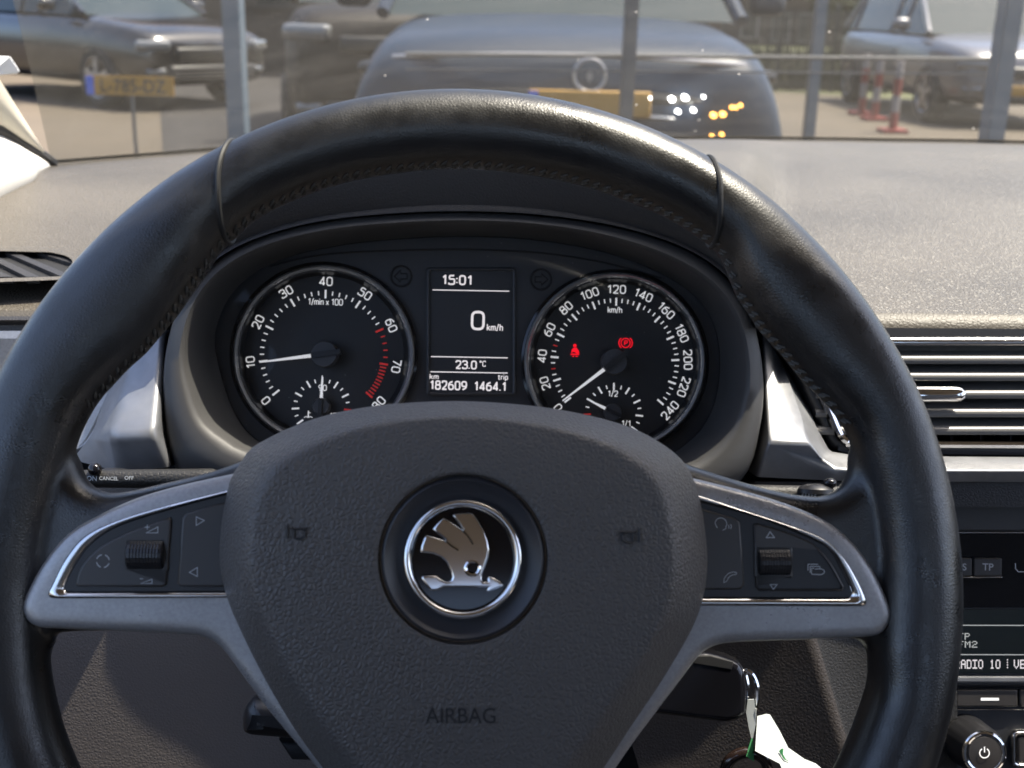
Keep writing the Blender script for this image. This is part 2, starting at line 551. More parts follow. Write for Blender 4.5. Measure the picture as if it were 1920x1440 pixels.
def fillet(pts, rad, closed=False):
    out = []
    N = len(pts)
    for i, p in enumerate(pts):
        p = Vector(p)
        if not closed and i in (0, N - 1):
            out.append(tuple(p)); continue
        a, b = Vector(pts[i - 1]), Vector(pts[(i + 1) % N])
        r = min(rad, (a - p).length * .5, (b - p).length * .5)
        u, v_ = p + (a - p).normalized() * r, p + (b - p).normalized() * r
        if r < .05:
            out.append(tuple(p)); continue
        for k in range(5):
            t = k / 4
            out.append(tuple(u * (1 - t) ** 2 + p * 2 * t * (1 - t) + v_ * t * t))
    return out
Q = 1.7
GLYPH = {  # strokes on a grid four wide and six high: (points, corner radius, closed)
    '0': [([(0, 0), (0, 6), (4, 6), (4, 0)], Q, 1)], '1': [([(.5, 4.6), (2.2, 6), (2.2, 0)], .2, 0)],
    '2': [([(.1, 4.6), (.1, 6), (3.9, 6), (3.9, 3.3), (.1, 0)], Q, 0), ([(.1, 0), (4, 0)], 0, 0)],
    '3': [([(.1, 4.8), (.1, 6), (3.8, 6), (3.8, 3.15), (1.3, 3.15)], 1.4, 0), ([(1.3, 3.15), (4, 3.15), (4, 0), (0, 0), (0, 1.2)], 1.4, 0)],
    '4': [([(3, 0), (3, 6), (0, 1.5), (4.2, 1.5)], .15, 0)], '5': [([(3.7, 6), (.4, 6), (.3, 3.5), (4, 3.7), (4, 0), (0, 0), (0, 1)], 1.1, 0)],
    '6': [([(3.3, 6), (0, 4.6), (0, 0), (4, 0), (4, 3.6), (.2, 3.6)], Q, 0)], '7': [([(0, 6), (4, 6), (1.5, 0)], .2, 0)],
    '8': [([(.25, 3.2), (.25, 6), (3.75, 6), (3.75, 3.2)], 1.3, 1), ([(0, 0), (0, 3.2), (4, 3.2), (4, 0)], 1.4, 1)],
    '9': [([(.7, 0), (4, 1.4), (4, 6), (0, 6), (0, 2.4), (3.8, 2.4)], Q, 0)],
    '.': [([(0, 0), (0, .7)], 0, 0)], ':': [([(0, .9), (0, 1.7)], 0, 0), ([(0, 3.6), (0, 4.4)], 0, 0)],
    '/': [([(0, -.5), (2.2, 6.4)], 0, 0)], 'k': [([(0, 0), (0, 6.2)], 0, 0), ([(2.9, 4.1), (0, 1.7)], 0, 0), ([(1.1, 2.6), (3.1, 0)], 0, 0)],
    'm': [([(0, 0), (0, 4)], 0, 0), ([(0, 3), (0, 4), (2.5, 4), (2.5, 0)], .9, 0), ([(2.5, 3), (2.5, 4), (5, 4), (5, 0)], .9, 0)],
    'h': [([(0, 0), (0, 6.2)], 0, 0), ([(0, 3), (0, 4), (3, 4), (3, 0)], 1, 0)], 'n': [([(0, 0), (0, 4)], 0, 0), ([(0, 3), (0, 4), (3, 4), (3, 0)], 1, 0)],
    't': [([(.8, 5.5), (.8, 0), (2.2, 0)], .8, 0), ([(-.2, 4), (2.2, 4)], 0, 0)], 'r': [([(0, 0), (0, 4), (2, 4)], .8, 0)],
    'i': [([(0, 0), (0, 4)], 0, 0), ([(0, 5.3), (0, 6.1)], 0, 0)], 'p': [([(0, -1.8), (0, 4), (3, 4), (3, 0), (0, 0)], 1, 0)],
    'x': [([(0, 0), (3, 4)], 0, 0), ([(3, 0), (0, 4)], 0, 0)], 'C': [([(3.2, 4.8), (3.2, 6), (0, 6), (0, 0), (3.2, 0), (3.2, 1.2)], 1.4, 0)],
    '\u00b0': [([(0, 4.6), (0, 6.2), (1.6, 6.2), (1.6, 4.6)], .8, 1)], 'P': [([(0, 0), (0, 6), (3.6, 6), (3.6, 2.7), (0, 2.7)], 1.3, 0)], ' ': []}
ADV = {'1': 3.0, '.': .2, ':': .3, '/': 2.2, 'k': 2.9, 'm': 5, 'h': 3, 'n': 3, 't': 2.1, 'r': 1.9, 'i': .2, 'p': 3, 'x': 3, 'C': 3.2, '\u00b0': 1.6, 'P': 3.6, ' ': .8}
def strokes(mb, body, c, k, cap, h, rot=0.0, wd=1.0, wide=1.0, gap=1.7, mi=0):
    """single-line lettering centred at c; cap = height of a figure in picture pixels (k metres each)"""
    u = cap * k / 6
    W = sum(ADV.get(ch, 4) for ch in body) + gap * (len(body) - 1)
    ca, sa = math.cos(rot), math.sin(rot)
    x = -W / 2
    for n_, ch in enumerate(body):
        for pts, r, cl_ in GLYPH[ch]:
            P_ = fillet(pts, r, bool(cl_)) if r else pts
            L = []
            for a, b in P_:
                X, Y_ = (x + a) * u * wide, (b - 3) * u
                L.append((c[0] + X * ca - Y_ * sa, c[1] + X * sa + Y_ * ca))
            ribbon(mb, L, wd * u, h + .00002 * (n_ % 2), bool(cl_), mi)
        x += ADV.get(ch, 4) + gap

def circ(cx, cy, rx, ry=None, n=64, a0=0, a1=360):
    ry = ry or rx
    full = abs(a1 - a0) >= 360
    return [(cx + rx * math.cos(R(a0 + (a1 - a0) * k / (n if full else n - 1))), cy + ry * math.sin(R(a0 + (a1 - a0) * k / (n if full else n - 1)))) for k in range(n)]

def rrect(x0, y0, x1, y1, r, n=5):
    out = []
    for cx, cy, a in ((x1 - r, y1 - r, 0), (x0 + r, y1 - r, 90), (x0 + r, y0 + r, 180), (x1 - r, y0 + r, 270)):
        for k in range(n + 1):
            t = R(a + 90 * k / n)
            out.append((cx + r * math.cos(t), cy + r * math.sin(t)))
    return out

def shape(name, fr, loops, w0, w1, bev, m, parent, label=None, h=None, res=2, smooth=40):
    """outline(s) given by picture points, unprojected to the frame at height h, as a rounded plate"""
    lp = [fr.uv(l, w1 if h is None else h) for l in loops]
    me = plate_mesh(lp, w0, w1, bev, res)
    me.shade_smooth()
    me.set_sharp_from_angle(angle=R(smooth))
    return link(name, me, m, parent, label)

# ================================================================== the setting outside
def sheet(name, pts, z, m):
    me = bpy.data.meshes.new(name)
    me.from_pydata([(p[0], p[1], z) for p in pts], [], [tuple(range(len(pts)))])
    o = link(name, me, m)
    tag(o, kind='structure')
    return o
def gx(px, Y, z=0.0):
    """world X of a picture column at the distance Y"""
    return ((px - 960) / F_PX - .0079) * Y * math.cos(PITCH)
sheet('ground', [(-150, -60), (150, -60), (150, 300), (-150, 300)], 0.0, 'paving')
sheet('painted_shade', [(gx(285, 3) , 3), (gx(285, 19), 19), (gx(1000, 19), 19), (gx(1480, 9), 9), (gx(1480, 5), 5), (2.2, 3)], 0.004, 'asphalt_shade')  # dark sheet that paints a shadow patch onto the paving
sheet('lawn', [(gx(1300, 19), 19), (gx(1700, 17.5), 17.5), (40, 17.5), (40, 60), (-2, 60)], 0.004, 'grass')
sheet('side_road', [(-80, 19), (gx(690, 19), 19), (gx(690, 24), 24), (-80, 24)], 0.004, 'asphalt_shade')

# ------------------------------------------------------------------ parked cars
def make_car(name, label, L, W, H, paint, loc, yaw, group, front=True, amber=False, plate=None, belt=1.0, nose=0.82, emblem=False, big=False):
    t = thing(name, label, 'car', Matrix.Translation(loc) @ Matrix.Rotation(yaw, 4, 'Z'), group)
    hw, hl = W / 2, L / 2
    st = [(-hl, .42, belt - .12, .80), (-hl + .08, .30, belt - .02, .93), (-hl + .5, .24, belt, .99), (-.3, .22, belt, 1), (hl - 1.25, .22, belt - .01, 1),
          (hl - .8, .22, belt - .05, .99), (hl - .35, .24, nose + .07, .95), (hl - .1, .26, nose, .88), (hl, .34, nose - .12, .78)]
    if big:
        st = [(a, b, c, k + (.0 if a < hl - 1 else d)) for (a, b, c, k), d in zip(st, (0, 0, 0, 0, 0, 0, .03, .08, .14))]
    rows = []
    for y, zb, zt, k in st:
        w = hw * k
        d = zt - zb
        half = [(0, zb), (w * .8, zb), (w * .96, zb + .1 * d), (w, zb + .4 * d), (w * (.93 if big else .985), zb + .75 * d), (w * (.83 if big else .92), zt - .05 * d), (w * (.66 if big else .7), zt), (0, zt + .02)]
        rows.append([(x, y, z) for x, z in half] + [(-x, y, z) for x, z in half[-2:0:-1]])
    mb = MB().grid(rows, True)
    mb.f.append(tuple(range(14))); mb.mi.append(0)
    k = 14 * (len(rows) - 1)
    mb.f.append(tuple(range(k, k + 14))); mb.mi.append(0)
    body = link('body', mb.data('body'), paint, t)
    sub = body.modifiers.new('s', 'SUBSURF')
    sub.levels = sub.render_levels = 2
    # greenhouse
    cr = [(-hl + .12, belt - .03, .86, belt - .02), (-hl + .55, belt - .03, .88, H - .08), (-.2, belt - .03, .90, H), (hl - 2.0, belt - .03, .90, H - .05), (hl - 1.15, belt - .05, .90, belt - .03)]
    def sec(c, inset=0.0):
        y, zb, k, zt = c
        wb = hw * k
        wt = hw * (k - .2 * (zt - zb) / (H - zb))
        return [(wb, y, zb), (wt, y, zt), (-wt, y, zt), (-wb, y, zb)]
    rows = [sec(c) for c in cr]
    mb = MB().grid(rows, False)
    gl = mb.build('window_glass', 'car_glass', t, smooth=20)
    mb = MB()
    rr = [[(p[0] * 1.005, p[1], p[2] + .012) for p in sec(c)[1:3]] for c in cr[1:4]]
    mb.grid(rr)
    rr2 = [[(p[0], p[1], p[2] - .03) for p in r] for r in rr]
    mb.grid(rr2)
    mb.build('roof', paint, t)
    mb = MB()
    for s in (0, 3):
        top = [rows[i][1 if s == 0 else 2] for i in range(5)]
        mb.tube([Vector(p) + Vector((0, 0, .005)) for p in top], .035, 8)
        for i in (1, 2, 3):
            a, b = Vector(rows[i][s]), Vector(rows[i][1 if s == 0 else 2])
            mb.tube([a, b], .03, 6)
    mb.build('pillar', paint, t)
    # wheels
    for sx in (-1, 1):
        for y in (hl - .85, -hl + .8):
            rad, wd = .325, .21
            mb = MB()
            prof = [(rad * .66, wd / 2), (rad * .9, wd / 2), (rad, wd * .32), (rad, -wd * .32), (rad * .9, -wd / 2), (rad * .66, -wd / 2)]
            rws = [[(sx * (hw - .10) + x, y + r * math.cos(a), rad + r * math.sin(a)) for a in [2 * math.pi * q / 28 for q in range(28)]] for r, x in prof]
            mb.grid(rws, True)
            wh = mb.build('wheel', 'tyre', t)
            mb = MB()
            xo = sx * (hw - .10 + wd * .42)
            for q in range(5):
                a = 2 * math.pi * q / 5 + .3
                c = Vector((xo, y + .12 * math.cos(a), rad + .12 * math.sin(a)))
                mb.box(c, (.03, .2, .062), Matrix.Rotation(a, 3, 'X'))
            mb.tube([(xo, y + .215 * math.cos(a), rad + .215 * math.sin(a)) for a in [2 * math.pi * q / 28 for q in range(28)]], .016, 6, True)
            mb.tube([(xo - .02, y, rad), (xo + .02, y, rad)], .05, 12)
            mb.build('wheel_rim', 'alloy', wh)
    # nose
    mb = MB()
    def rbox(c, d, m, nm, par, rot=None, bev=.03):
        q = MB().box((0, 0, 0), d)
        me = q.data(nm, 0)
        bm = bmesh.new(); bm.from_mesh(me)
        bmesh.ops.bevel(bm, geom=bm.edges[:], offset=min(bev, min(d) * .45), segments=3, affect='EDGES', profile=.5)
        bm.to_mesh(me); bm.free(); me.shade_smooth()
        M = Matrix.Translation(c) @ (rot.to_4x4() if rot else Matrix.Identity(4))
        me.transform(M)
        return link(nm, me, m, par)
    rbox((0, hl - (.085 if big else .04), nose - (.33 if big else .22)), (W * .52, .12, .13), 'grille', 'grille', t)
    g2 = rbox((0, hl - .03, .40), (W * .62, .12, .16), 'grille', 'lower_grille', t)
    mb = MB()
    for q in range(4):
        mb.box((0, hl + .034, .345 + q * .036), (W * .58, .006, .006))
    mb.build('grille_bar', 'alloy', g2)
    for sx in (-1, 1):
        r = Matrix.Rotation(-sx * R(28), 3, 'Z')
        hd = rbox((sx * W * (.35 if big else .375), hl - (.20 if big else .12), nose - (.12 if big else .14)), (W * .2, .16, .06 if big else .12), 'grille' if big else 'lamp_clear', 'headlight', t, r, .04)
        fg = rbox((sx * W * .37, hl - .10, .62 if big else .42), (W * .12, .12, .08), 'lamp_clear', 'fog_lamp', t, r, .035)
        mr = rbox((sx * (hw + .09), hl - 1.55, belt + .07), (.2, .12, .14), paint, 'mirror', t, None, .05)
        if amber and sx < 0:  # glowing dots added where reflections gleam on the car front
            for px_, py_, par, mm, r_ in ((1353, 207, fg, 'glint_amber', .010), (1371, 205, fg, 'glint_amber', .010), (1388, 192, hd, 'glint_amber', .006), (1396, 192, hd, 'glint_amber', .006), (1405, 188, hd, 'glint_amber', .006), (1353, 247, fg, 'glint_amber', .006), (1372, 243, fg, 'glint_amber', .006),
                                        (1269, 178, hd, 'glint_white', .009), (1295, 175, hd, 'glint_white', .009), (1283, 201, fg, 'glint_white', .006), (1313, 198, fg, 'glint_white', .006), (1331, 173, hd, 'glint_white', .003), (1192, 184, fg, 'glint_white', .003), (1226, 176, fg, 'glint_white', .004)):
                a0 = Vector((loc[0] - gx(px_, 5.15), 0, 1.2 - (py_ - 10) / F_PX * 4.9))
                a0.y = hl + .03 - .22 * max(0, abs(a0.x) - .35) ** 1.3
                MB().tube([a0 + Vector((0, -.14, 0)), a0 + Vector((0, .03, 0))], r_, 12).build('amber_glint_dot' if mm == 'glint_amber' else 'white_glint_dot', mm, par)
    if big:
        for z_, wd_, m_ in ((nose - .035, .74, 'alloy'), (nose - .20, .80, 'grille'), (nose - .36, .86, 'grille'), (nose - .28, .84, 'alloy')):
            u = MB()
            P_ = [(W * wd_ * (k_ / 12 - .5), hl + .004 - .10 * abs(k_ / 6 - 1) ** 2.2, z_ - .03 * abs(k_ / 6 - 1) ** 2) for k_ in range(13)]
            u.tube(P_, .010 if m_ == 'alloy' else .024, 8)
            u.build('trim_bar', m_, t)
    if emblem:
        u = MB().tube([(-.085 + .066 * math.cos(2 * math.pi * q / 32), hl + .035, nose - .115 + .066 * math.sin(2 * math.pi * q / 32)) for q in range(32)], .008, 8, True)
        u.add([(-.10, hl + .04, nose - .115), (-.085, hl + .04, nose - .085), (-.07, hl + .04, nose - .115), (-.085, hl + .04, nose - .145)], [(0, 1, 2, 3)])
        u.build('emblem', 'alloy', t)
    if plate:
        pl = rbox((plate[0], hl + .05, plate[1]), (.52, .02, .11), 'plate_yellow', 'number_plate', t, None, .008)
        MB().box((plate[0] + .24, hl + .062, plate[1]), (.04, .004, .10)).build('country_band', 'plate_blue', pl)
    return t

G = 'cars parked in front of the windscreen'
make_car('parked_car', 'large slate grey car facing the windscreen with amber glints added as glowing dots and a ring emblem', 4.4, 2.06, 1.72, 'car_slate',
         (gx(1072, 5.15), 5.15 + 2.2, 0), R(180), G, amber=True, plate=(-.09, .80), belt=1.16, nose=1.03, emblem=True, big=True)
make_car('parked_car', 'black car parked farthest left behind the reflected yellow number plate', 4.4, 1.82, 1.46, 'car_black',
         (gx(150, 14.2), 14.6, 0), R(180 + 52), G)
make_car('parked_car', 'dark charcoal car standing between the blue grey post and the slate car', 4.5, 1.9, 1.9, 'car_charcoal',
         (gx(668, 8.6), 11.2, 0), R(180 + 8), G, belt=1.2, nose=1.1)
make_car('parked_car', 'silver grey car parked on sandy paving beside the red and white barrier posts', 4.4, 1.84, 1.55, 'car_silver',
         (gx(1955, 13), 15.3, 0), R(180 + 3), G, plate=(0.1, .42))

# stands in for a reflected number plate; post and base are added
def reflected_plate():
    Y = 7.4
    c = Vector((gx(231, Y), Y, 0.66))
    t = thing('reflected_plate', 'reflected yellow number plate with blue end band on an added grey stand', 'number plate', Matrix.Translation((c.x, c.y, 0)))
    z = c.z
    q = MB().box((0, 0, z), (.535, .012, .115))
    pl = q.build('number_plate', 'plate_yellow', t)
    MB().box((-.245, -.008, z), (.045, .006, .112)).build('country_band', 'plate_blue', pl)
    me = text_mesh('L-785-DZ', 0.01)
    xs = [v.co.x for v in me.vertices]; ys = [v.co.y for v in me.vertices]
    k = .40 / (max(xs) - min(xs))
    for v in me.vertices:
        v.co = ((v.co.x - (min(xs) + max(xs)) / 2) * k + .02, -.0085, z + (v.co.y - (min(ys) + max(ys)) / 2) * k * 1.1)
    link('plate_lettering', me, 'plate_ink', pl)
    MB().tube([(.0, .02, 0.0), (0, .02, z)], .012, 8).build('added_post', 'post_grey', t)
    MB().tube([(0, .02, .0), (0, .02, .025)], .13, 20).build('added_base', 'post_grey', t)
reflected_plate()

# posts of the frontage, and added bars imitating reflected streaks
def post(px0, px1, Y, m, label, z1=2.6, lean=0.0):
    x0, x1 = gx(px0, Y), gx(px1, Y)
    q = MB().box(((x0 + x1) / 2, Y, z1 / 2), (x1 - x0, .09, z1))
    t = thing('steel_post', label, 'post', Matrix.Translation(((x0 + x1) / 2, Y, 0)), 'steel posts outside the windscreen')
    me = MB().box((0, 0, z1 / 2), (x1 - x0, .09, z1)).data('shaft', 0)
    bm = bmesh.new(); bm.from_mesh(me)
    bmesh.ops.bevel(bm, geom=bm.edges[:], offset=.004, segments=2, affect='EDGES')
    bm.to_mesh(me); bm.free()
    link('shaft', me, m, t)
    MB().box((0, 0, .006), (x1 - x0 + .10, .19, .012)).build('base_plate', m, t)
post(419, 452, 4.2, 'post_blue', 'blue grey steel post left of the slate car')
post(1172, 1196, 4.2, 'post_grey', 'dark grey slim steel post in front of the slate car')
post(1876, 1909, 4.2, 'post_blue', 'blue grey steel post in front of the silver car')
post(1529, 1549, 9.0, 'post_blue', 'pale thin steel post standing on sandy paving beyond the slate car', 2.4)
t = thing('streak_bars', 'two thin pale bars added for reflected streaks between the posts', 'crossbar', Matrix.Translation((gx(1172, 4.25), 4.25, 0)))
for py, th in ((86, .014), (112, .007)):
    z = 1.2 - (py - 10) / F_PX * 4.3
    a = MB()
    a.tube([(gx(760, 4.25) - gx(1172, 4.25), 0, z - .03), (gx(1900, 4.25) - gx(1172, 4.25), 0, z + .0)], th * .5, 8)
    a.build('crossbar', 'streak_pale', t)  # added bar standing in for a reflected streak

# fence, red and white posts, house, trees
def fence():
    Y = 18.6
    x0, x1 = gx(1360, Y), gx(1680, Y)
    t = thing('bar_fence', 'dark metal fence of thin upright bars in front of the lawn', 'fence', Matrix.Translation((x0, Y, 0)))
    q = MB()
    n = 44
    for i in range(n):
        q.box(((x1 - x0) * i / (n - 1), 0, .62), (.025, .02, 1.16))
    q.build('bar', 'fence_metal', t)
    for z in (.12, 1.1):
        MB().box(((x1 - x0) / 2, .022, z), (x1 - x0, .02, .04)).build('crossbar', 'fence_metal', t)
    for i in range(4):
        MB().box(((x1 - x0) * i / 3, .035, .65), (.06, .05, 1.3)).build('fence_post', 'fence_metal', t)
fence()
for i, (px, Y, lb) in enumerate(((1636, 14.6, 'red and white barrier post nearest the bar fence'), (1662, 13.9, 'red and white barrier post between two others'), (1700, 12.5, 'red and white barrier post standing closest to the windscreen'))):
    t = thing('barrier_post', lb, 'barrier post', Matrix.Translation((gx(px, Y), Y, 0)), 'red and white barrier posts')
    for k in range(4):
        MB().tube([(0, 0, .04 + k * .17), (0, 0, .04 + k * .17 + .17)], .045, 14).build('red_band' if k % 2 == 0 else 'white_band', 'red_band' if k % 2 == 0 else 'white_band', t)
    MB().box((0, 0, .02), (.26, .26, .04)).build('foot', 'red_band', t)

def house(name, label, px0, px1, Y, H, m, wins):
    x0, x1 = gx(px0, Y), gx(px1, Y)
    t = thing(name, label, 'building', Matrix.Translation((x0, Y, 0)))
    wdt = x1 - x0
    MB().box((wdt / 2, 3.5, H / 2), (wdt, 7, H)).build('wall', m, t)
    q = MB()
    q.add([(-.3, -.4, H), (wdt + .3, -.4, H), (wdt + .3, 7.4, H), (-.3, 7.4, H), (-.3, 3.5, H + 2.4), (wdt + .3, 3.5, H + 2.4)], [(0, 1, 5, 4), (2, 3, 4, 5), (0, 4, 3), (1, 2, 5), (0, 3, 2, 1)])
    q.build('roof', 'roof_tile', t, smooth=0)
    for a, b, z0, z1 in wins:
        xa, xb = gx(a, Y) - x0, gx(b, Y) - x0
        f = MB()
        f.box(((xa + xb) / 2, -.02, z0 - .04), (xb - xa + .16, .1, .08)); f.box(((xa + xb) / 2, -.02, z1 + .04), (xb - xa + .16, .1, .08))
        f.box((xa - .04, -.02, (z0 + z1) / 2), (.08, .1, z1 - z0)); f.box((xb + .04, -.02, (z0 + z1) / 2), (.08, .1, z1 - z0))
        w_ = f.build('window', 'white_band' if m == 'brick' else 'grille', t)
        MB().box(((xa + xb) / 2, -.01, (z0 + z1) / 2), (xb - xa, .03, z1 - z0)).build('pane', 'car_glass', w_)
house('brick_house', 'brown brick house with dark windows beyond the bar fence', 1330, 1600, 42, 3.6, 'brick', [(1394, 1420, .3, 1.0), (1452, 1482, .2, 1.0), (1503, 1532, .2, 1.0), (1394, 1430, 1.9, 2.9), (1452, 1490, 1.9, 2.9), (1530, 1565, 1.9, 2.9)])
house('dark_hall', 'dark brick hall behind the black car at far left', -420, 700, 19.5, 3.4, 'brick_dark', [(60, 140, 1.1, 2.0), (200, 280, 1.1, 2.0), (480, 560, 1.1, 2.0), (590, 660, 1.1, 2.0)])

def tree(px, Y, h, rad, label, leafm, n=2600, seed=1):
    rnd = random.Random(seed)
    t = thing('tree', label, 'tree', Matrix.Translation((gx(px, Y), Y, 0)), 'trees beyond the fence')
    q = MB().tube([(0, 0, 0), (.05, .02, h * .25), (-.04, .05, h * .55), (.05, 0, h * .8)], [.2, .15, .10, .04], 10)
    for k in range(6):
        a = k * 1.1
        q.tube([(0, 0, h * (.3 + .07 * k)), (math.cos(a) * rad * .4, math.sin(a) * rad * .4, h * (.42 + .07 * k)), (math.cos(a) * rad * .75, math.sin(a) * rad * .75, h * (.5 + .07 * k))], [.07, .05, .02], 6)
    q.build('trunk', 'bark', t)
    q = MB()
    cl = []
    for k in range(34):
        while True:
            p = Vector((rnd.uniform(-1, 1), rnd.uniform(-1, 1), rnd.uniform(-1, 1)))
            if p.length < 1: break
        cl.append(Vector((p.x * rad, p.y * rad, h * .56 + p.z * h * .42)))
    for k in range(n):
        c = rnd.choice(cl) + Vector((rnd.gauss(0, .3), rnd.gauss(0, .3), rnd.gauss(0, .26))) * rad * .45
        s = rnd.uniform(.06, .14)
        a = Vector((rnd.gauss(0, 1), rnd.gauss(0, 1), rnd.gauss(0, 1))).normalized()
        b = a.orthogonal().normalized()
        d = a.cross(b)
        q.add([c + b * s, c + d * s * .6, c - b * s, c - d * s * .6], [(0, 1, 2, 3)])
    o = q.build('crown', leafm, t, smooth=0)
tree(1660, 34, 5.5, 2.0, 'yellow green tree above the red and white barrier posts', 'leaf', seed=2)
tree(1500, 52, 8, 3.2, 'broad yellow green tree behind the brown brick house', 'leaf', seed=3)
tree(1790, 38, 6.5, 2.4, 'dark green tree behind the silver car', 'leaf_dark', seed=4)
tree(1590, 33, 3.2, 1.5, 'low dark green bush shaped tree beside the brown brick house', 'leaf_dark', seed=5)
tree(1100, 60, 9, 3.6, 'tall green tree far behind the slate car', 'leaf_dark', seed=6)
tree(860, 55, 9, 3.4, 'tall green tree far behind the dark charcoal car', 'leaf', seed=7)
def tufts():
    q = MB()
    rnd = random.Random(9)
    for k in range(5200):
        Y = rnd.uniform(18.8, 25)
        x = rnd.uniform(gx(1290, Y), gx(1780, Y))
        hh = rnd.uniform(.1, .55)
        a = rnd.uniform(0, 6.28)
        dx, dy = math.cos(a) * .05, math.sin(a) * .05
        q.add([(x - dx, Y - dy, .004), (x + dx, Y + dy, .004), (x + rnd.gauss(0, .05), Y + rnd.gauss(0, .05), hh)], [(0, 1, 2)])
    tag(q.build('rough_grass', 'grass', smooth=0), 'rough green grass growing behind the bar fence', 'grass', kind='stuff')
tufts()

# ================================================================== car body around the cabin
FA = Frame(pt(880, 650, 0.66), (0, -math.cos(R(20)), math.sin(R(20))), R0)
NEAR = [(-300, 588), (0, 592), (150, 592), (330, 600), (600, 602), (880, 602), (1200, 600), (1450, 597), (1650, 597), (1920, 600), (2400, 608), (3100, 622)]
FAR = [(98, 309, 1.0), (180, 302, 1.06), (290, 293, 1.12), (430, 282, 1.2), (600, 275, 1.27), (880, 267, 1.33), (1200, 262, 1.36), (1450, 262, 1.37), (1650, 265, 1.37), (1920, 270, 1.35), (2400, 290, 1.27), (3000, 330, 1.1)]
def fa_w(px, py, h=0.0):
    return FA.mw @ Vector(FA.at(px, py, h))

cabin = thing('hatchback_car', 'car seen from its driving seat with dusty windscreen and pale pillar trim', 'car', Matrix.Translation((0.3, 0, 0)))
def wlink(mb, name, m, parent, smooth=35, label=None):
    """mesh in world coordinates, parented to an unrotated thing"""
    me = mb.data(name, smooth)
    me.transform(parent.matrix_world.inverted())
    return link(name, me, m, parent, label)
cabin.matrix_world = Matrix.Translation((0.3, 0, 0))
bpy.context.view_layer.update()
base = [CAM + ray(a, b) * d for a, b, d in spline(FAR, False, 6)]
top = []
n = len(base)
for i in range(n):
    s = i / (n - 1)
    x = -0.27 + 1.22 * s
    top.append(Vector((x, 0.448 + 0.012 * math.sin(math.pi * s), 1.2 + 0.27 + 0.015 * math.sin(math.pi * s))))
rows = []
for k in range(15):
    q = k / 14
    rows.append([b.lerp(t_, q) + Vector((0, .03, .035)) * math.sin(math.pi * q) + Vector((0, 0, -.004)) for b, t_ in zip(base, top)])
glass = wlink(MB().grid(rows), 'windscreen', 'glass', cabin, 60)
# printed dark band along the foot of the pane
fr_rows = []
for off in (0.0, .007):
    fr_rows.append([b.lerp(t_, off) + Vector((0, .03, .035)) * math.sin(math.pi * off) + Vector((0, -.003, .001)) for b, t_ in zip(base, top)])
me = MB().grid(fr_rows).data('edge_band')
me.transform(cabin.matrix_world.inverted())
link('edge_band', me, 'seal', glass)
# roof panel with header
rows = []
for k in range(12):
    q = k / 11
    Y = .448 - 2.0 * q
    rows.append([Vector((-0.30 - .10 * min(1, q * 3) + (1.28 + .2 * min(1, q * 3)) * s, Y + .012 * math.sin(math.pi * s) * (1 - q), 1.2 + .27 + .07 * math.sin(min(1, q * 2) * math.pi / 2) + .03 * math.sin(math.pi * s))) for s in [i / 20 for i in range(21)]])
wlink(MB().grid(rows).grid([[p + Vector((0, 0, .03)) for p in r] for r in rows]), 'roof', 'headliner', cabin)
# A pillar
glass_edge = [pt(96, 306, 1.0), pt(88, 291, .99), pt(0, 150, .88), pt(-150, -90, .74)]
seal_l = [pt(100, 309, 1.0), pt(72, 288, .985), pt(45, 272, .96), pt(0, 245, .92), pt(-60, 222, .87), pt(-230, 130, .76)]
A = spline(glass_edge, False, 8)
B = spline(seal_l, False, 6)
def resamp(P, n):
    P = [Vector(p) for p in P]
    L = [0]
    for i in range(1, len(P)): L.append(L[-1] + (P[i] - P[i - 1]).length)
    out = []
    for k in range(n):
        d = L[-1] * k / (n - 1)
        i = max(j for j in range(len(L)) if L[j] <= d + 1e-12)
        i = min(i, len(P) - 2)
        q = (d - L[i]) / max(1e-9, L[i + 1] - L[i])
        out.append(P[i].lerp(P[i + 1], min(1, q)))
    return out
A, B = resamp(A, 24), resamp(B, 24)
rows = [[a.lerp(b, q) + Vector((.004, -.006, 0)) * math.sin(math.pi * q) * min(1, i / 6) for i, (a, b) in enumerate(zip(A, B))] for q in [k / 8 for k in range(9)]]
wlink(MB().grid(rows), 'pillar_trim', 'cream_trim', cabin)
wlink(MB().tube(B, .0055, 8), 'rubber_seal', 'seal', cabin)
lowA = resamp([pt(100, 310, 1.003), pt(45, 274, .965), pt(0, 247, .925), pt(-60, 224, .875), pt(-230, 132, .765)], 24)
lowB = resamp([pt(102, 315, 1.003), pt(50, 356, .955), pt(0, 398, .90), pt(-120, 490, .78), pt(-330, 640, .64)], 24)
rows = [[a.lerp(b, q) + Vector((.022, 0, 0)) * math.sin(math.pi * q) * min(1, i / 6) for i, (a, b) in enumerate(zip(lowA, lowB))] for q in [k / 8 for k in range(9)]]
wlink(MB().grid(rows), 'lower_pillar_trim', 'white_trim', cabin)
wlink(MB().box((.36, 1.42, .55), (1.56, .02, .93)), 'bulkhead', 'carpet', cabin)
wlink(MB().box((.36, -.1, .28), (1.6, 3.0, .02)), 'cabin_floor', 'carpet', cabin)
wlink(MB().box((-.44, -.1, .60), (.05, 2.9, .66)), 'door_panel', 'dash_dark', cabin)
wlink(MB().box((1.16, -.1, .66), (.05, 2.9, .74)), 'door_panel', 'dash_dark', cabin)
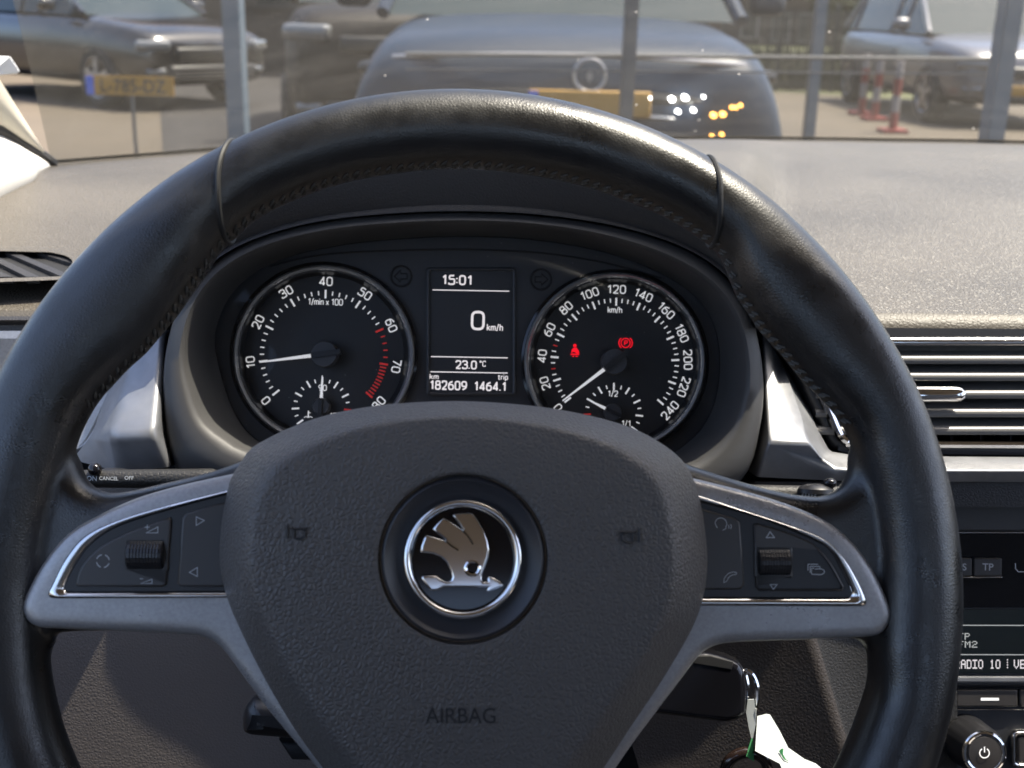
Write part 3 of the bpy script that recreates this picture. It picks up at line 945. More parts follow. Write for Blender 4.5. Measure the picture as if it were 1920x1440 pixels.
# rear of the cabin: seats, pillars and the rear wall under its window
for x in (-.02, .74):
    st = MB()
    st.box((x, -.34, .82), (.46, .13, .62), Matrix.Rotation(R(-14), 3, 'X'))
    st.box((x, -.47, 1.24 - (.12 if x < 0 else 0)), (.25, .09, .17), Matrix.Rotation(R(-8), 3, 'X'))
    st.box((x, -.10, .50), (.46, .46, .16))
    if True:
        wlink(st, 'front_seat', 'seat_cloth', cabin)
st = MB()
st.box((.36, -1.15, .80), (1.4, .16, .75))
wlink(st, 'rear_seat', 'seat_cloth', cabin)
wlink(MB().box((.36, -1.55, .70), (1.56, .05, .85)), 'tailgate', 'dash_dark', cabin)
for x in (-.41, 1.13):
    wlink(MB().box((x, -.42, 1.2), (.05, .14, .62)), 'side_pillar', 'headliner', cabin)
    wlink(MB().box((x, -1.42, 1.2), (.06, .34, .62)), 'side_pillar', 'headliner', cabin)
# sticker on the pane
q = [pt(-25, 103, .885), pt(22, 106, .90), pt(40, 133, .915), pt(35, 138, .915), pt(0, 140, .90), pt(-30, 150, .885)]
stk = MB().add([p + Vector((.0, -.004, 0)) for p in q] + [p + Vector((0, -.003, 0)) for p in q], [(0, 1, 2, 3, 4, 5), (11, 10, 9, 8, 7, 6)] + [(i, (i + 1) % 6, (i + 1) % 6 + 6, i + 6) for i in range(6)])
o = stk.build('windscreen_sticker', 'sticker', smooth=0)
tag(o, 'small white sticker on the windscreen beside the pillar', 'sticker')

# ================================================================== dashboard
dash = thing('dashboard', 'grainy grey dashboard with instrument hood and silver trims', 'dashboard', FA.mw)
bpy.context.view_layer.update()
near = []
for x, y in spline(NEAR, False, 8):
    k = min(1, max(0, (x - 300) / 70)) * min(1, max(0, (1470 - x) / 70))
    k = k * k * (3 - 2 * k)
    near.append(fa_w(x, y, .012).lerp(fa_w(x, 392, -.06), k))       # runs behind the instrument hood
far = [CAM + ray(a, b) * d for a, b, d in spline(FAR, False, 8)]
rows = []
# rounded front lip, then the broad top up to the glass
for q in (0.0, .25, .5, .75, 1.0):
    a = q * math.pi / 2
    rows.append([p + Vector((0, .012 * (1 - math.cos(a)) + .0, -.022 + .022 * math.sin(a))) for p in near])
for k in range(1, 37):
    q = k / 36
    r = []
    for a, b in zip(near, far):
        p = (a + Vector((0, .012, 0))).lerp(b, q)
        p.z += .010 * math.sin(math.pi * q)
        p.z += .004 * (1 / (1 + math.exp(-(q - .80) * 70)))* (1 - q) * 5 * .6
        r.append(p)
    rows.append(r)
rows.append([p + Vector((0, .02, -.06)) for p in far])
wlink(MB().grid(rows[:5]), 'front_edge', 'dash_lip', dash, 60)
wlink(MB().grid(rows[4:]), 'top_pad', 'dash_grain', dash, 50)
# backing fascia
o = shape('fascia', FA, [[(-420, 600), (3100, 640), (3100, 1900), (-420, 1900)]], -.075, -.070, .001, 'matte_black', dash)

def polar(pts, c, n=160, closed=True, sm=8):
    """radius of a star-shaped picture outline at n angles around c"""
    P = np.array(spline(pts, closed, sm)) - np.array(c)
    out = []
    for k in range(n):
        a = 2 * math.pi * k / n
        d = np.array([math.cos(a), math.sin(a)])
        best = 0
        for i in range(len(P)):
            p, q = P[i], P[(i + 1) % len(P)]
            e = q - p
            den = d[0] * e[1] - d[1] * e[0]
            if abs(den) < 1e-9: continue
            tt = (p[0] * e[1] - p[1] * e[0]) / den
            ss = (p[0] * d[1] - p[1] * d[0]) / den
            if tt > 0 and -1e-6 <= ss <= 1 + 1e-6: best = max(best, tt)
        out.append((c[0] + d[0] * best, c[1] + d[1] * best))
    return out

CC = (870, 680)
OUT = polar([(345, 892), (318, 850), (306, 780), (306, 700), (318, 625), (345, 553), (400, 492), (480, 448), (600, 416), (750, 401), (880, 398), (1010, 404), (1150, 424), (1270, 460), (1350, 508), (1400, 570), (1422, 640), (1432, 720), (1426, 800), (1400, 888), (1330, 930), (1100, 945), (870, 945), (640, 945), (450, 930)], CC)
RIDGE = polar([(470, 850), (425, 828), (378, 790), (354, 730), (344, 665), (365, 580), (415, 512), (500, 464), (620, 435), (750, 422), (880, 418), (1010, 425), (1130, 445), (1240, 480), (1320, 524), (1370, 580), (1395, 650), (1397, 730), (1376, 800), (1330, 852), (1270, 880), (1080, 905), (870, 910), (650, 905)], CC)
INNER = polar([(405, 665), (415, 585), (460, 524), (540, 482), (650, 458), (760, 447), (880, 443), (1000, 449), (1120, 469), (1220, 503), (1300, 552), (1340, 612), (1350, 690), (1335, 770), (1290, 830), (1200, 875), (1040, 890), (870, 892), (700, 885), (560, 865), (455, 800)], CC)
# instrument hood: an arched visor over the cluster
arc = [p for p in OUT]
ang = [math.atan2(-(p[1] - CC[1]), p[0] - CC[0]) for p in arc]
seq = sorted([(a, p) for a, p in zip(ang, arc) if R(5) < a < R(168)], key=lambda z: z[0] if z[0] > -1 else z[0] + 2 * math.pi)
def hood_row(off, h):
    out = []
    for a, p in seq:
        a2 = a if a > -1 else a + 2 * math.pi
        k = max(0.0, math.sin(a2)) ** .45
        out.append(fa_w(p[0] + math.cos(a2) * off * (.25 + .75 * k), p[1] - math.sin(a2) * off * (.1 + .9 * k), h))
    return out
hr = [hood_row(-6, -.02), hood_row(1, .02), hood_row(2, .0500), hood_row(6, .0500), hood_row(14, .0485), hood_row(104, .0600), hood_row(122, .0595), hood_row(136, .050), hood_row(142, .030), hood_row(142, 0.0)]
last = hr[-1]
hr.append([p + Vector((0, .10, -.012)) for p in last])
hr.append([p + Vector((0, .20, -.05)) for p in last])
wlink(MB().grid(hr), 'instrument_hood', 'dash_dark', dash, 50)

# silver trims beside the cluster
def facets(name, vs, fs, m, bev=.0025, thick=None):
    V = [FA.at(*v) for v in vs]
    me = bpy.data.meshes.new(name)
    me.from_pydata(V, [], fs)
    bm = bmesh.new(); bm.from_mesh(me)
    bmesh.ops.recalc_face_normals(bm, faces=bm.faces)
    es = [e for e in bm.edges if len(e.link_faces) == 2]
    bmesh.ops.bevel(bm, geom=es, offset=bev, segments=4, affect='EDGES', profile=.5, clamp_overlap=True)
    bm.to_mesh(me); bm.free()
    me.shade_smooth()
    me.set_sharp_from_angle(angle=R(50))
    return link(name, me, m, dash)
# 0 TL 1 TR 2 BR 3 BL | left edge 4..6 | bottom 7,8 | right 9..11 | top 12,13
facets('silver_trim', [(252, 640, .014), (308, 620, .026), (294, 815, .060), (205, 818, .058), (215, 690, -.002), (174, 812, .028), (136, 862, .032), (228, 886, .044), (318, 876, .046),
                       (321, 618, .006), (309, 806, .038), (328, 870, .034)],
       [(0, 1, 2, 3), (0, 3, 5, 4), (3, 2, 8, 7), (5, 3, 7, 6), (1, 9, 10, 2), (2, 10, 11, 8)], 'silver_trim', .0045)
facets('silver_trim', [(1430, 620, -.0), (1468, 680, -.004), (1504, 785, .034), (1519, 832, .044), (1441, 830, .045), (1420, 618, -.01), (1431, 757, .02), (1404, 884, .026), (1419, 894, .036), (1579, 902, .036),
                       (1500, 712, -.012), (1530, 800, .018), (1540, 860, .04), (1566, 876, .042), (1600, 882, .042), (2700, 884, .042), (2700, 908, .034), (1555, 845, .02), (1600, 862, .026), (2700, 863, .026)],
       [(0, 1, 2, 3, 4), (0, 4, 6, 5), (4, 8, 7, 6), (3, 12, 13, 14, 9, 8, 4), (1, 10, 11, 2), (2, 11, 17, 12, 3), (14, 15, 16, 9), (17, 18, 13, 12), (18, 14, 13), (18, 19, 15, 14)], 'silver_trim', .0018)

# black gap, padded bar under the vents
shape('padded_bar', FA, [[(1380, 914), (2700, 917), (2700, 941), (1380, 938)]], -.01, .030, .010, 'dash_dark', dash)
shape('gap_strip', FA, [[(1290, 900), (2700, 904), (2700, 960), (1290, 960)]], -.03, .000, .001, 'matte_black', dash)
# left shoulder: rounded padding below the small defrost vent, then knee panel
q = []
for k in range(20):
    xx = -330 + 36 * k
    q.append(xx)
rows = []
prof = [(593, .010), (600, .012), (608, .008), (613, .0), (617, -.03)]
wlink(MB().grid([[fa_w(x, y, h) for x in q if x < 300] for y, h in prof]), 'shoulder_edge', 'dash_dark', dash)
kn = []
for k in range(14):
    s = k / 13
    y = 900 + 760 * s
    h = .030 - .032 * s
    kn.append([fa_w(x, y, h + .004 * math.sin((x + 300) / 900 * math.pi)) for x in [-380 + 46 * i for i in range(25)]])
wlink(MB().grid(kn), 'knee_panel', 'knee_plastic', dash)
# right lower side: column-side panel with a ridge, and the grained panel beyond it
rp, rq = [], []
for k in range(14):
    s = k / 13
    y = 905 + 760 * s
    xr = 1490 + (y - 1080) * .30
    rp.append([fa_w(x, y, h) for x, h in ((xr - 400, .0), (xr - 160, .008), (xr - 18, .0215), (xr - 5, .0225), (xr + 6, .0205))])
    rq.append([fa_w(x, y, h) for x, h in ((xr + 6, .0205), (xr + 12, .0185), (xr + 90, .017), (1795, .012))])
wlink(MB().grid(rp), 'lower_panel', 'lower_plastic', dash, 50)
wlink(MB().grid(rq), 'side_panel', 'side_black', dash, 50)
# steering column shroud
def shroud():
    fwd = FA.n
    rows = []
    for k in range(10):
        s = k / 9
        h = -.02 + .16 * s
        cx, cy = FA.at(870, 1120, h)[:2]
        wx, wy = .088 - .016 * s, .062 - .010 * s
        rows.append([(cx + wx * math.copysign(abs(math.cos(a)) ** .7, math.cos(a)), cy + wy * math.copysign(abs(math.sin(a)) ** .7, math.sin(a)), h) for a in [2 * math.pi * i / 40 for i in range(40)]])
    q = MB().grid(rows, True)
    q.f.append(tuple(range(len(rows) * 40 - 40, len(rows) * 40))); q.mi.append(0)
    t = thing('steering_column', 'dark grained steering column cover behind the wheel', 'steering column', FA.mw)
    q.build('column_cover', 'lower_plastic', t)
shroud()

# ------------------------------------------------------------------ air vents
def vent_slats(par, xs, ys, h0, depth, m, chrome_first=False, th=.0021):
    for i, y in enumerate(ys):
        a, b = FA.at(xs[0], y, h0), FA.at(xs[1], y, h0)
        q = MB()
        p = []
        for s in [k / 12 for k in range(13)]:
            p.append((a[0] + (b[0] - a[0]) * s, a[1] + (b[1] - a[1]) * s))
        prof = [(0, h0), (th, h0 - .001), (th * 1.1, h0 - depth), (-th * 1.1, h0 - depth), (-th, h0 - .001), (0, h0)]
        q.grid([[(x, y_ + dv + (h0 - hh) * .32, hh) for x, y_ in p] for dv, hh in prof])
        q.build('slat', 'soft_chrome' if (chrome_first and i == 0) else m, par, smooth=60)

v = thing('air_vent', 'wide centre air vent with black slats and a chrome knob right of the wheel', 'air vent', FA.mw, 'dashboard air vents')
outer = spline([(1476, 640), (1500, 706), (1530, 775), (1552, 826), (1572, 845), (1602, 853), (1800, 855)], False, 5) + [(2150, 858), (2165, 850), (2170, 640), (2160, 622), (1600, 618), (1490, 618)]
inner = spline([(1506, 645), (1528, 708), (1552, 766), (1572, 812), (1586, 828), (1606, 836), (1800, 838)], False, 5) + [(2140, 840), (2150, 834), (2150, 640), (2140, 632), (1600, 628), (1510, 628)]
shape('vent_frame', FA, [outer, inner], -.05, .016, .004, 'soft_black', v, res=3)
ch = spline([(1514, 672), (1534, 722), (1554, 768), (1574, 814), (1588, 828), (1607, 833), (1800, 834)], False, 5) + [(2140, 836), (2146, 832)]
MB().tube([FA.at(x, y, .017) for x, y in ch], .0023, 8).build('chrome_strip', 'chrome', v)
shape('vent_cavity', FA, [[(1480, 618), (2160, 622), (2160, 858), (1550, 858)]], -.062, -.058, .001, 'matte_black', v)
vent_slats(v, (1530, 2140), (641, 676, 708, 741, 776, 809), .017, .022, 'slat_plastic', True)
q = MB()
for k in range(11):
    x = 1560 + 56 * k
    a, b = FA.at(x, 640, -.016), FA.at(x + 4, 845, -.016)
    q.box(((a[0] + b[0]) / 2, (a[1] + b[1]) / 2, -.028), (.0012, abs(a[1] - b[1]), .022))
q.build('vertical_vane', 'black_plastic', v)
def pill(par, name, x0, x1, y, r, h, m):
    q = MB()
    p0, p1 = Vector(FA.at(x0, y, h)), Vector(FA.at(x1, y, h))
    P, RR = [], []
    for s, k in ((0, .05), (.02, .5), (.05, .8), (.10, 1), (.5, 1.02), (.86, 1), (.93, .9), (.975, .62), (1, .05)):
        P.append(p0.lerp(p1, s)); RR.append(r * k)
    q.tube(P, RR, 18)
    for i, vv in enumerate(q.v):
        q.v[i] = (vv[0], vv[1], h + (vv[2] - h) * .55)
    return q.build(name, m, par)
pill(v, 'vent_knob', 1660, 1812, 739, .0042, .020, 'chrome')

# left outer vent and the slotted defrost vent
v = thing('air_vent', 'left outer air vent with grey rounded frame half hidden behind the wheel', 'air vent', FA.mw, 'dashboard air vents')
outer = spline([(262, 640), (236, 690), (206, 760), (180, 815), (158, 846), (130, 856)], False, 5) + [(-180, 860), (-200, 620), (255, 622)]
inner = spline([(240, 640), (222, 680), (192, 750), (166, 802), (148, 824), (128, 832)], False, 5) + [(-150, 838), (-170, 634), (238, 634)]
shape('vent_frame', FA, [outer, inner], -.05, .014, .004, 'satin_grey', v, res=3)
shape('vent_cavity', FA, [[(-200, 620), (262, 622), (150, 858), (-200, 860)]], -.062, -.058, .001, 'matte_black', v)
vent_slats(v, (-160, 190), (648, 683), .012, .018, 'satin_grey')
vent_slats(v, (-160, 165), (718, 752, 786), .004, .018, 'black_plastic')
v = thing('defrost_vent', 'slotted black demister vent set in the left end of the dashboard', 'air vent', FA.mw, 'dashboard air vents')
def dtop(px, py, up=0.0):
    """point on the dashboard top under a picture point near its front left edge"""
    d = ray(px, py)
    # the top pad near here: plane through three of its points
    a, b, c = fa_w(0, 592, .012) + Vector((0, .012, .002)), fa_w(330, 600, .012) + Vector((0, .012, .002)), Vector(CAM + ray(180, 302) * 1.06)
    nn = (b - a).cross(c - a).normalized()
    if nn.z < 0: nn = -nn
    o = a + nn * up
    tt = (o - CAM).dot(nn) / d.dot(nn)
    return CAM + d * tt
DV = FA.mw.inverted()
def dloop(pts, up):
    return [DV @ dtop(x, y, up) for x, y in pts]
oo = [(-200, 463), (60, 463), (112, 466), (138, 474), (148, 490), (140, 512), (120, 524), (-200, 526)]
ii = [(-190, 472), (60, 472), (104, 475), (128, 482), (136, 492), (130, 508), (114, 518), (-190, 520)]
oo, ii = spline(oo, True, 4), spline(ii, True, 4)
q = MB()
q.grid([dloop(oo, .005), dloop(oo, .012), dloop(ii, .012), dloop(ii, .004)], True)
q.build('vent_surround', 'dash_grain', v)
q = MB()
L = dloop(ii, .0075)
q.add(L, [tuple(range(len(L)))])
q.build('slot_floor', 'matte_black', v, smooth=0)
for k, (x0, y0, x1, y1) in enumerate(((-150, 474, -60, 519), (-100, 474, 0, 519), (-40, 474, 50, 519), (10, 473, 112, 517), (70, 473, 136, 494))):
    a, b = dtop(x0, y0, .010), dtop(x1, y1, .010)
    c, d = dtop(x0 + 20, y0, .010), dtop(x1 + 24, y1, .010)
    vs = [DV @ p for p in (a, b, d, c)] + [DV @ (p + Vector((0, .0, -.004))) for p in (a, b, d, c)]
    MB().add(vs, [(0, 1, 2, 3), (7, 6, 5, 4), (0, 4, 5, 1), (1, 5, 6, 2), (2, 6, 7, 3), (3, 7, 4, 0)]).build('louvre', 'dash_dark', v, smooth=0)

# ================================================================== instrument cluster
cl = thing('instrument_cluster', 'lit instrument cluster with two round dials and a display between them', 'instrument cluster', FA.mw)
def rl(loop, h):
    return [FA.at(x, y, h) for x, y in loop]
def mixl(A_, B_, k):
    return [(a[0] + (b[0] - a[0]) * k, a[1] + (b[1] - a[1]) * k) for a, b in zip(A_, B_)]
rows = [rl(OUT, -.02), rl(mixl(OUT, RIDGE, .02), .040), rl(mixl(OUT, RIDGE, .12), .0465), rl(mixl(OUT, RIDGE, .75), .049), rl(mixl(OUT, RIDGE, .95), .0475), rl(mixl(RIDGE, INNER, .06), .045), rl(mixl(RIDGE, INNER, .35), .028), rl(INNER, .004), rl(INNER, -.004)]
MB().grid(rows, True).build('housing', 'housing', cl, smooth=60)
GL, GR = (607, 665), (1153, 679)
shape('face_panel', FA, [INNER, circ(GL[0], GL[1], 158, 156), circ(GR[0], GR[1], 158, 156)], -.004, .000, .0005, 'soft_black', cl)
# raised arch seam above the display
q = MB()
s1 = spline([(505, 500), (600, 478), (740, 470), (880, 468), (1010, 474), (1130, 492), (1240, 522)], False, 8)
q.tube([FA.at(x, y, .0002) for x, y in s1], .0006, 6)
q.build('seam_line', 'matte_black', cl)
def gauge(cx, cy, kind):
    g = MB()
    rr = []
    for k, h in ((171, -.002), (170, .0045), (167, .0062), (163.5, .0050), (161, .002), (160, -.004)):
        rr.append(rl(circ(cx, cy, k, k * .988, 96), h))
    ring = MB().grid(rr, True).build('gauge_ring', 'ring_silver', cl, smooth=60)
    # black outer collar round the chrome
    MB().grid([rl(circ(cx, cy, 177, 175, 96), .0), rl(circ(cx, cy, 176, 174, 96), .004), rl(circ(cx, cy, 171, 169, 96), .0045)], True).build('collar', 'gloss_black', ring, smooth=60)
    d = MB().grid([rl(circ(cx, cy, 161, 159, 96), -.002), rl(circ(cx, cy, 150, 148, 96), -.011)], True)
    d.build('dial_wall', 'dial_ring', cl)
    hd = -.011
    dl = shape('dial', FA, [circ(cx, cy, 151, 149, 96)], hd - .002, hd, 0, 'dial', cl, smooth=20)
    mk = MB()
    hp = hd + .0004
    k = FA.px(cx, cy, hp)
    c = FA.at(cx, cy, hp)
    def P(a, r):
        """a degrees clockwise from straight up, radius in picture pixels"""
        return (c[0] + math.sin(R(a)) * r * k, c[1] + math.cos(R(a)) * r * k)
    def tick(a, r0, r1, wd, mi):
        ribbon(mk, [P(a, r0), P(a, r1)], wd * k, hp, mi=mi)
    def num(s, a, r, hpx, mi=0):
        rot = -a if abs(a) < 115 else -a + (180 if a > 0 else -180)
        p = P(a, r)
        strokes(mk, s, p, k, hpx, hp, R(rot), 1.0, .95, 1.75, mi)
    if kind == 'rev':
        for i in range(9):
            a = -130 + 32.5 * i
            tick(a, 106, 122, 3.6, 1 if i >= 6 else 0)
            num(str(i * 10), a, 138, 15)
            if i < 8:
                m = 10 if i == 7 else 5
                for j in range(1, m):
                    tick(a + 32.5 * j / m, 112 if m == 5 else 108, 120, 2.3, 1 if i >= 6 else 0)
        strokes(mk, '1/min x 100', FA.at(cx + 3, cy - 99, hp), k, 11, hp, 0, .95, .80, 1.5)
    else:
        for i in range(13):
            a = -130 + 260 / 12 * i
            tick(a, 106, 121, 3.6, 0)
            num(str(i * 20), a, 137, 14.5)
            if i < 12:
                for j in range(1, 4):
                    tick(a + 260 / 48 * j, 112, 120, 2.2, 1 if (i, j) in ((1, 2), (2, 2)) else 0)
        strokes(mk, 'km/h', FA.at(cx, cy - 98, hp), k, 10.5, hp, 0, .95, .85, 1.4)
    # small gauge in the lower part
    sx_, sy_ = (cx - 4, cy + 98) if kind == 'rev' else (cx - 3, cy + 95)
    c2 = FA.at(sx_, sy_, hp)
    for j in range(-8, 9):
        a = 15.8 * j
        red = (kind == 'rev' and j >= 6) or (kind != 'rev' and j <= -6)
        r1 = 56 if j % 2 == 0 else 53
        r0 = 42 if j % 2 == 0 else 46
        ribbon(mk, [(c2[0] + math.sin(R(a)) * r * k, c2[1] + math.cos(R(a)) * r * k) for r in (r0, r1)], (3.2 if j % 2 == 0 else 2.2) * k, hp, mi=1 if red else 0)
    if kind == 'rev':
        strokes(mk, '90', FA.at(sx_ + 2, sy_ - 36, hp), k, 10, hp, 0, 1.0, .9, 1.4)
        strokes(mk, '130', FA.at(sx_ + 26, sy_ + 17, hp), k, 10, hp, 0, 1.0, .9, 1.4)
        tx, ty = sx_ - 25, sy_ + 18
        k2 = k
        b = FA.at(tx, ty, hp)
        ribbon(mk, [(b[0] - 8 * k, b[1] - 2 * k), (b[0] - 4 * k, b[1]), (b[0], b[1] - 2 * k), (b[0] + 4 * k, b[1]), (b[0] + 8 * k, b[1] - 2 * k)], 1.4 * k, hp)
        ribbon(mk, [(b[0], b[1] - 1 * k), (b[0], b[1] + 11 * k)], 2.4 * k, hp)
        ribbon(mk, [(b[0], b[1] + 7 * k), (b[0] + 4 * k, b[1] + 7 * k)], 1.4 * k, hp)
    else:
        strokes(mk, '1/2', FA.at(sx_ - 1, sy_ - 36, hp), k, 10, hp, 0, 1.0, .9, 1.4)
        strokes(mk, '1/1', FA.at(sx_ + 24, sy_ + 20, hp), k, 10, hp, 0, 1.0, .9, 1.4)
        b = FA.at(sx_ - 26, sy_ + 17, hp)
        ribbon(mk, [(b[0] - 4 * k, b[1] - 5 * k), (b[0] + 3 * k, b[1] - 5 * k), (b[0] + 3 * k, b[1] + 5 * k), (b[0] - 4 * k, b[1] + 5 * k)], 1.6 * k, hp, True)
    mk.build('dial_markings', ['white_print', 'red_print'], dl, smooth=0)
    # needles
    def needle(px, py, a, r0, r1, w0, w1, tail, hubr, h):
        b = Vector(FA.at(px, py, h))
        s = FA.px(px, py, h)
        d = Vector((math.sin(R(a)), math.cos(R(a)), 0)); nrm = Vector((d.y, -d.x, 0))
        z = Vector((0, 0, 1))
        q = MB()
        vs = []
        for r, wd, up in ((r0, w0, .0008), (r1, w1, .0002)):
            for sd in (-1, 1):
                for hh in (0, 1):
                    vs.append(b + d * r * s + nrm * sd * wd * s / 2 + z * (up * hh))
        q.add(vs, [(0, 1, 3, 2), (4, 6, 7, 5), (0, 4, 5, 1), (2, 3, 7, 6), (1, 5, 7, 3), (0, 2, 6, 4)])
        nd = q.build('needle', 'needle_white', cl, smooth=0)
        q = MB()
        q.grid([[(b.x + r * s * math.cos(2 * math.pi * i / 40), b.y + r * s * math.sin(2 * math.pi * i / 40), h + dz) for i in range(40)] for r, dz in ((hubr, -.008), (hubr, .0015), (hubr - 1.2, .0022), (.01, .0024))], True)
        q.build('needle_hub', 'hub_grey', nd)
        q = MB()
        rot = Matrix.Rotation(-R(a), 3, 'Z')
        q.box(b + d * ((r0 - tail) / 2) * s + z * .0022, (hubr * .42 * s, (r0 + tail) * s, .0036), rot)
        q.build('needle_cap', 'black_plastic', nd, smooth=0)
    if kind == 'rev':
        needle(608, 664, -98.5, 23, 122, 7, 2.4, 32, 24.5, -.002)
        needle(602, 762, 0.5, 15, 58, 6, 1.5, 18, 16, -.005)
    else:
        needle(1152, 678, -128.5, 23, 122, 7, 2.4, 30, 24.5, -.002)
        needle(1149, 773, -64.5, 15, 55, 6, 1.5, 17, 16, -.005)
gauge(GL[0], GL[1], 'rev')
gauge(GR[0], GR[1], 'speed')
# warning lamps
q = MB()
hp = -.0102
def rb(pts, wd, closed=False, fr=FA, h=hp, mb=None):
    ribbon(mb or q, [fr.at(x, y, h) for x, y in pts], wd * fr.px(pts[0][0], pts[0][1], h), h, closed)
rb(circ(1173, 643, 8.5, 8.5, 28), 1.6, True)
rb(circ(1173, 643, 12.5, 12, 14, -50, 50), 1.7)
rb(circ(1173, 643, 12.5, 12, 14, 130, 230), 1.7)
strokes(q, 'P', FA.at(1173.5, 643, hp), FA.px(1173, 643, hp), 8, hp, 0, 1.2)
q.build('parking_brake_lamp', 'warn_red', cl, smooth=0)
q = MB()
for lp in (circ(1078, 648, 3.2, 3.2, 16), [(1072, 657), (1075, 652), (1081, 652), (1085, 657), (1086, 662), (1080, 662), (1077, 659), (1071, 662)], [(1070, 663), (1086, 663), (1086, 665.5), (1070, 665.5)], [(1073, 667), (1077, 667), (1076, 669), (1073, 669)], [(1079, 667), (1083, 667), (1083, 669), (1079, 669)]):
    P_ = [FA.at(x, y, hp) for x, y in lp]
    q.add(P_, [tuple(range(len(P_)))])
rb([(1072, 656), (1085, 664)], 1.4)
q.build('seat_belt_lamp', 'warn_red', cl, smooth=0)
# turn arrows
for cx, cy, sg in ((752, 518, -1), (1014, 524, 1)):
    q = MB()
    q.tube([FA.at(x, y, .0004) for x, y in circ(cx, cy, 19, 19, 40)], .0007, 6, True)
    ar = [(cx + sg * 13, cy), (cx + sg * 1, cy - 11), (cx + sg * 1, cy - 5), (cx - sg * 11, cy - 5), (cx - sg * 11, cy + 5), (cx + sg * 1, cy + 5), (cx + sg * 1, cy + 11)]
    q.tube([FA.at(x, y, .0004) for x, y in ar], .00045, 6, True)
    q.build('turn_arrow', 'matte_black', cl)
# display
ds = shape('display_frame', FA, [rrect(799, 501, 967, 742, 7), rrect(805, 507, 961, 736, 4)], -.002, .0022, .0008, 'soft_black', cl)
sc_ = shape('display_screen', FA, [rrect(803, 505, 963, 738, 3)], -.003, -.0006, 0, 'lcd_black', cl)
q = MB()
hs = .0004
def tx(s, x, y, cap, w, wd=1.0, gap=1.8):
    k = FA.px(x, y, hs)
    W = sum(ADV.get(ch, 4) for ch in s) + gap * (len(s) - 1) + wd
    strokes(q, s, FA.at(x, y, hs), k, cap, hs, 0, wd, w / (W * cap / 6), gap)
RL = -R(.2)
tx('15:01', 857, 525, 16, 58, 1.15)
rb([(811, 543.5), (955, 546)], 1.8, h=hs)
tx('0', 896, 601, 32, 26, .85)
tx('km/h', 928, 614, 11.5, 30, 1.0)
rb([(808, 668.5), (952, 671)], 1.8, h=hs)
tx('23.0', 874, 684, 14, 40, 1.15)
tx('\u00b0C', 905, 682, 9.5, 12, 1.0)
rb([(807, 697), (952, 699.5)], 1.8, h=hs)
tx('km', 814, 706, 9, 17, 1.1)
tx('trip', 943, 707, 9, 19, 1.1)
tx('182609', 840.5, 722.5, 15, 70, 1.15, 1.9)
tx('1464.1', 919, 724.5, 15, 61, 1.15, 1.9)
q.build('display_lettering', 'lcd_text', sc_, smooth=0)

lens_in = mixl(RIDGE, INNER, .55)
q = MB()
L = rl(lens_in, .0165)
q.add(L, [tuple(range(len(L)))])
q.build('lens', 'lens', cl, smooth=0)

# ================================================================== centre console: radio and controls
rd = thing('car_radio', 'black car radio showing a station name on its lit screen', 'radio', FA.mw)
shape('radio_panel', FA, [rrect(1560, 946, 2660, 1290, 8)], -.02, .010, .002, 'soft_black', rd)
shape('upper_strip', FA, [rrect(1600, 944, 2640, 996, 3)], .010, .013, .001, 'housing', rd)
shape('chrome_line', FA, [[(1600, 997.2), (2640, 998.4), (2640, 1000.2), (1600, 999.4)]], .010, .0135, .0002, 'soft_chrome', rd)
shape('gloss_area', FA, [[(1600, 1001), (2640, 1002), (2640, 1140), (1600, 1139)]], .010, .0115, .0003, 'gloss_black', rd)
for x0, x1, s in ((1768, 1823, 'S'), (1826, 1879, 'TP')):
    b = shape('radio_button', FA, [rrect(x0, 1046, x1, 1081, 3)], .0115, .0150, .0008, 'key_black', rd)
    q = MB()
    put_text(q, s, FA, (x0 + x1) / 2 + (0 if s != 'S' else 13), 1063, .0152, hpx=13, bold=.01)
    q.build('button_lettering', 'icon_print', b, smooth=0)
shape('chrome_line', FA, [[(1700, 1081.6), (1879, 1081.6), (1880, 1083.4), (1700, 1083.4)]], .0115, .0145, .0002, 'soft_chrome', rd)
q = MB()
rb([(1904, 1056), (1904, 1066), (1909, 1072), (1930, 1072), (1940, 1072), (1946, 1066), (1946, 1056)], 1.8, h=.0125)
q.build('port_outline', 'icon_print', rd, smooth=0)
scn = shape('radio_screen', FA, [[(1600, 1142), (2640, 1143), (2640, 1264), (1600, 1262)]], .010, .0112, .0003, 'lcd_green', rd)
PIX = {'R': '11110100011000111110101001001010001', 'A': '01110100011000111111100011000110001', 'D': '11110100011000110001100011000111110', 'I': '11111001000010000100001000010011111',
       'O': '01110100011000110001100011000101110', '1': '00100011000010000100001000010001110', '0': '01110100011000110001100011000101110', 'V': '10001100011000110001100010101000100',
       'E': '11111100001000011110100001000011111', 'T': '11111001000010000100001000010000100', 'P': '11110100011000111110100001000010000', 'F': '11111100001000011110100001000010000',
       'M': '10001110111010110101100011000110001', '2': '01110100010000100110010001000011111', ' ': '0' * 35, '|': '00100000000010000000001000000000100', 'N': '10001110011010110011100011000110001'}
def pixtext(mb, s, x, y, cw, chh, h):
    for ch_ in s:
        b = PIX[ch_]
        for r in range(7):
            for c in range(5):
                if b[r * 5 + c] == '1':
                    x0, y0 = x + c * cw, y + r * chh
                    P_ = [FA.at(a, bb, h) for a, bb in ((x0, y0), (x0 + cw * 1.0, y0), (x0 + cw * 1.0, y0 + chh), (x0, y0 + chh))]
                    mb.add(P_, [(0, 1, 2, 3)])
        x += cw * 6.2
q = MB()
pixtext(q, 'TP', 1797, 1187, 1.9, 1.75, .0114)
pixtext(q, 'FM2', 1796, 1202, 2.1, 1.75, .0114)
q.build('screen_lettering', 'lcd_dim', scn, smooth=0)
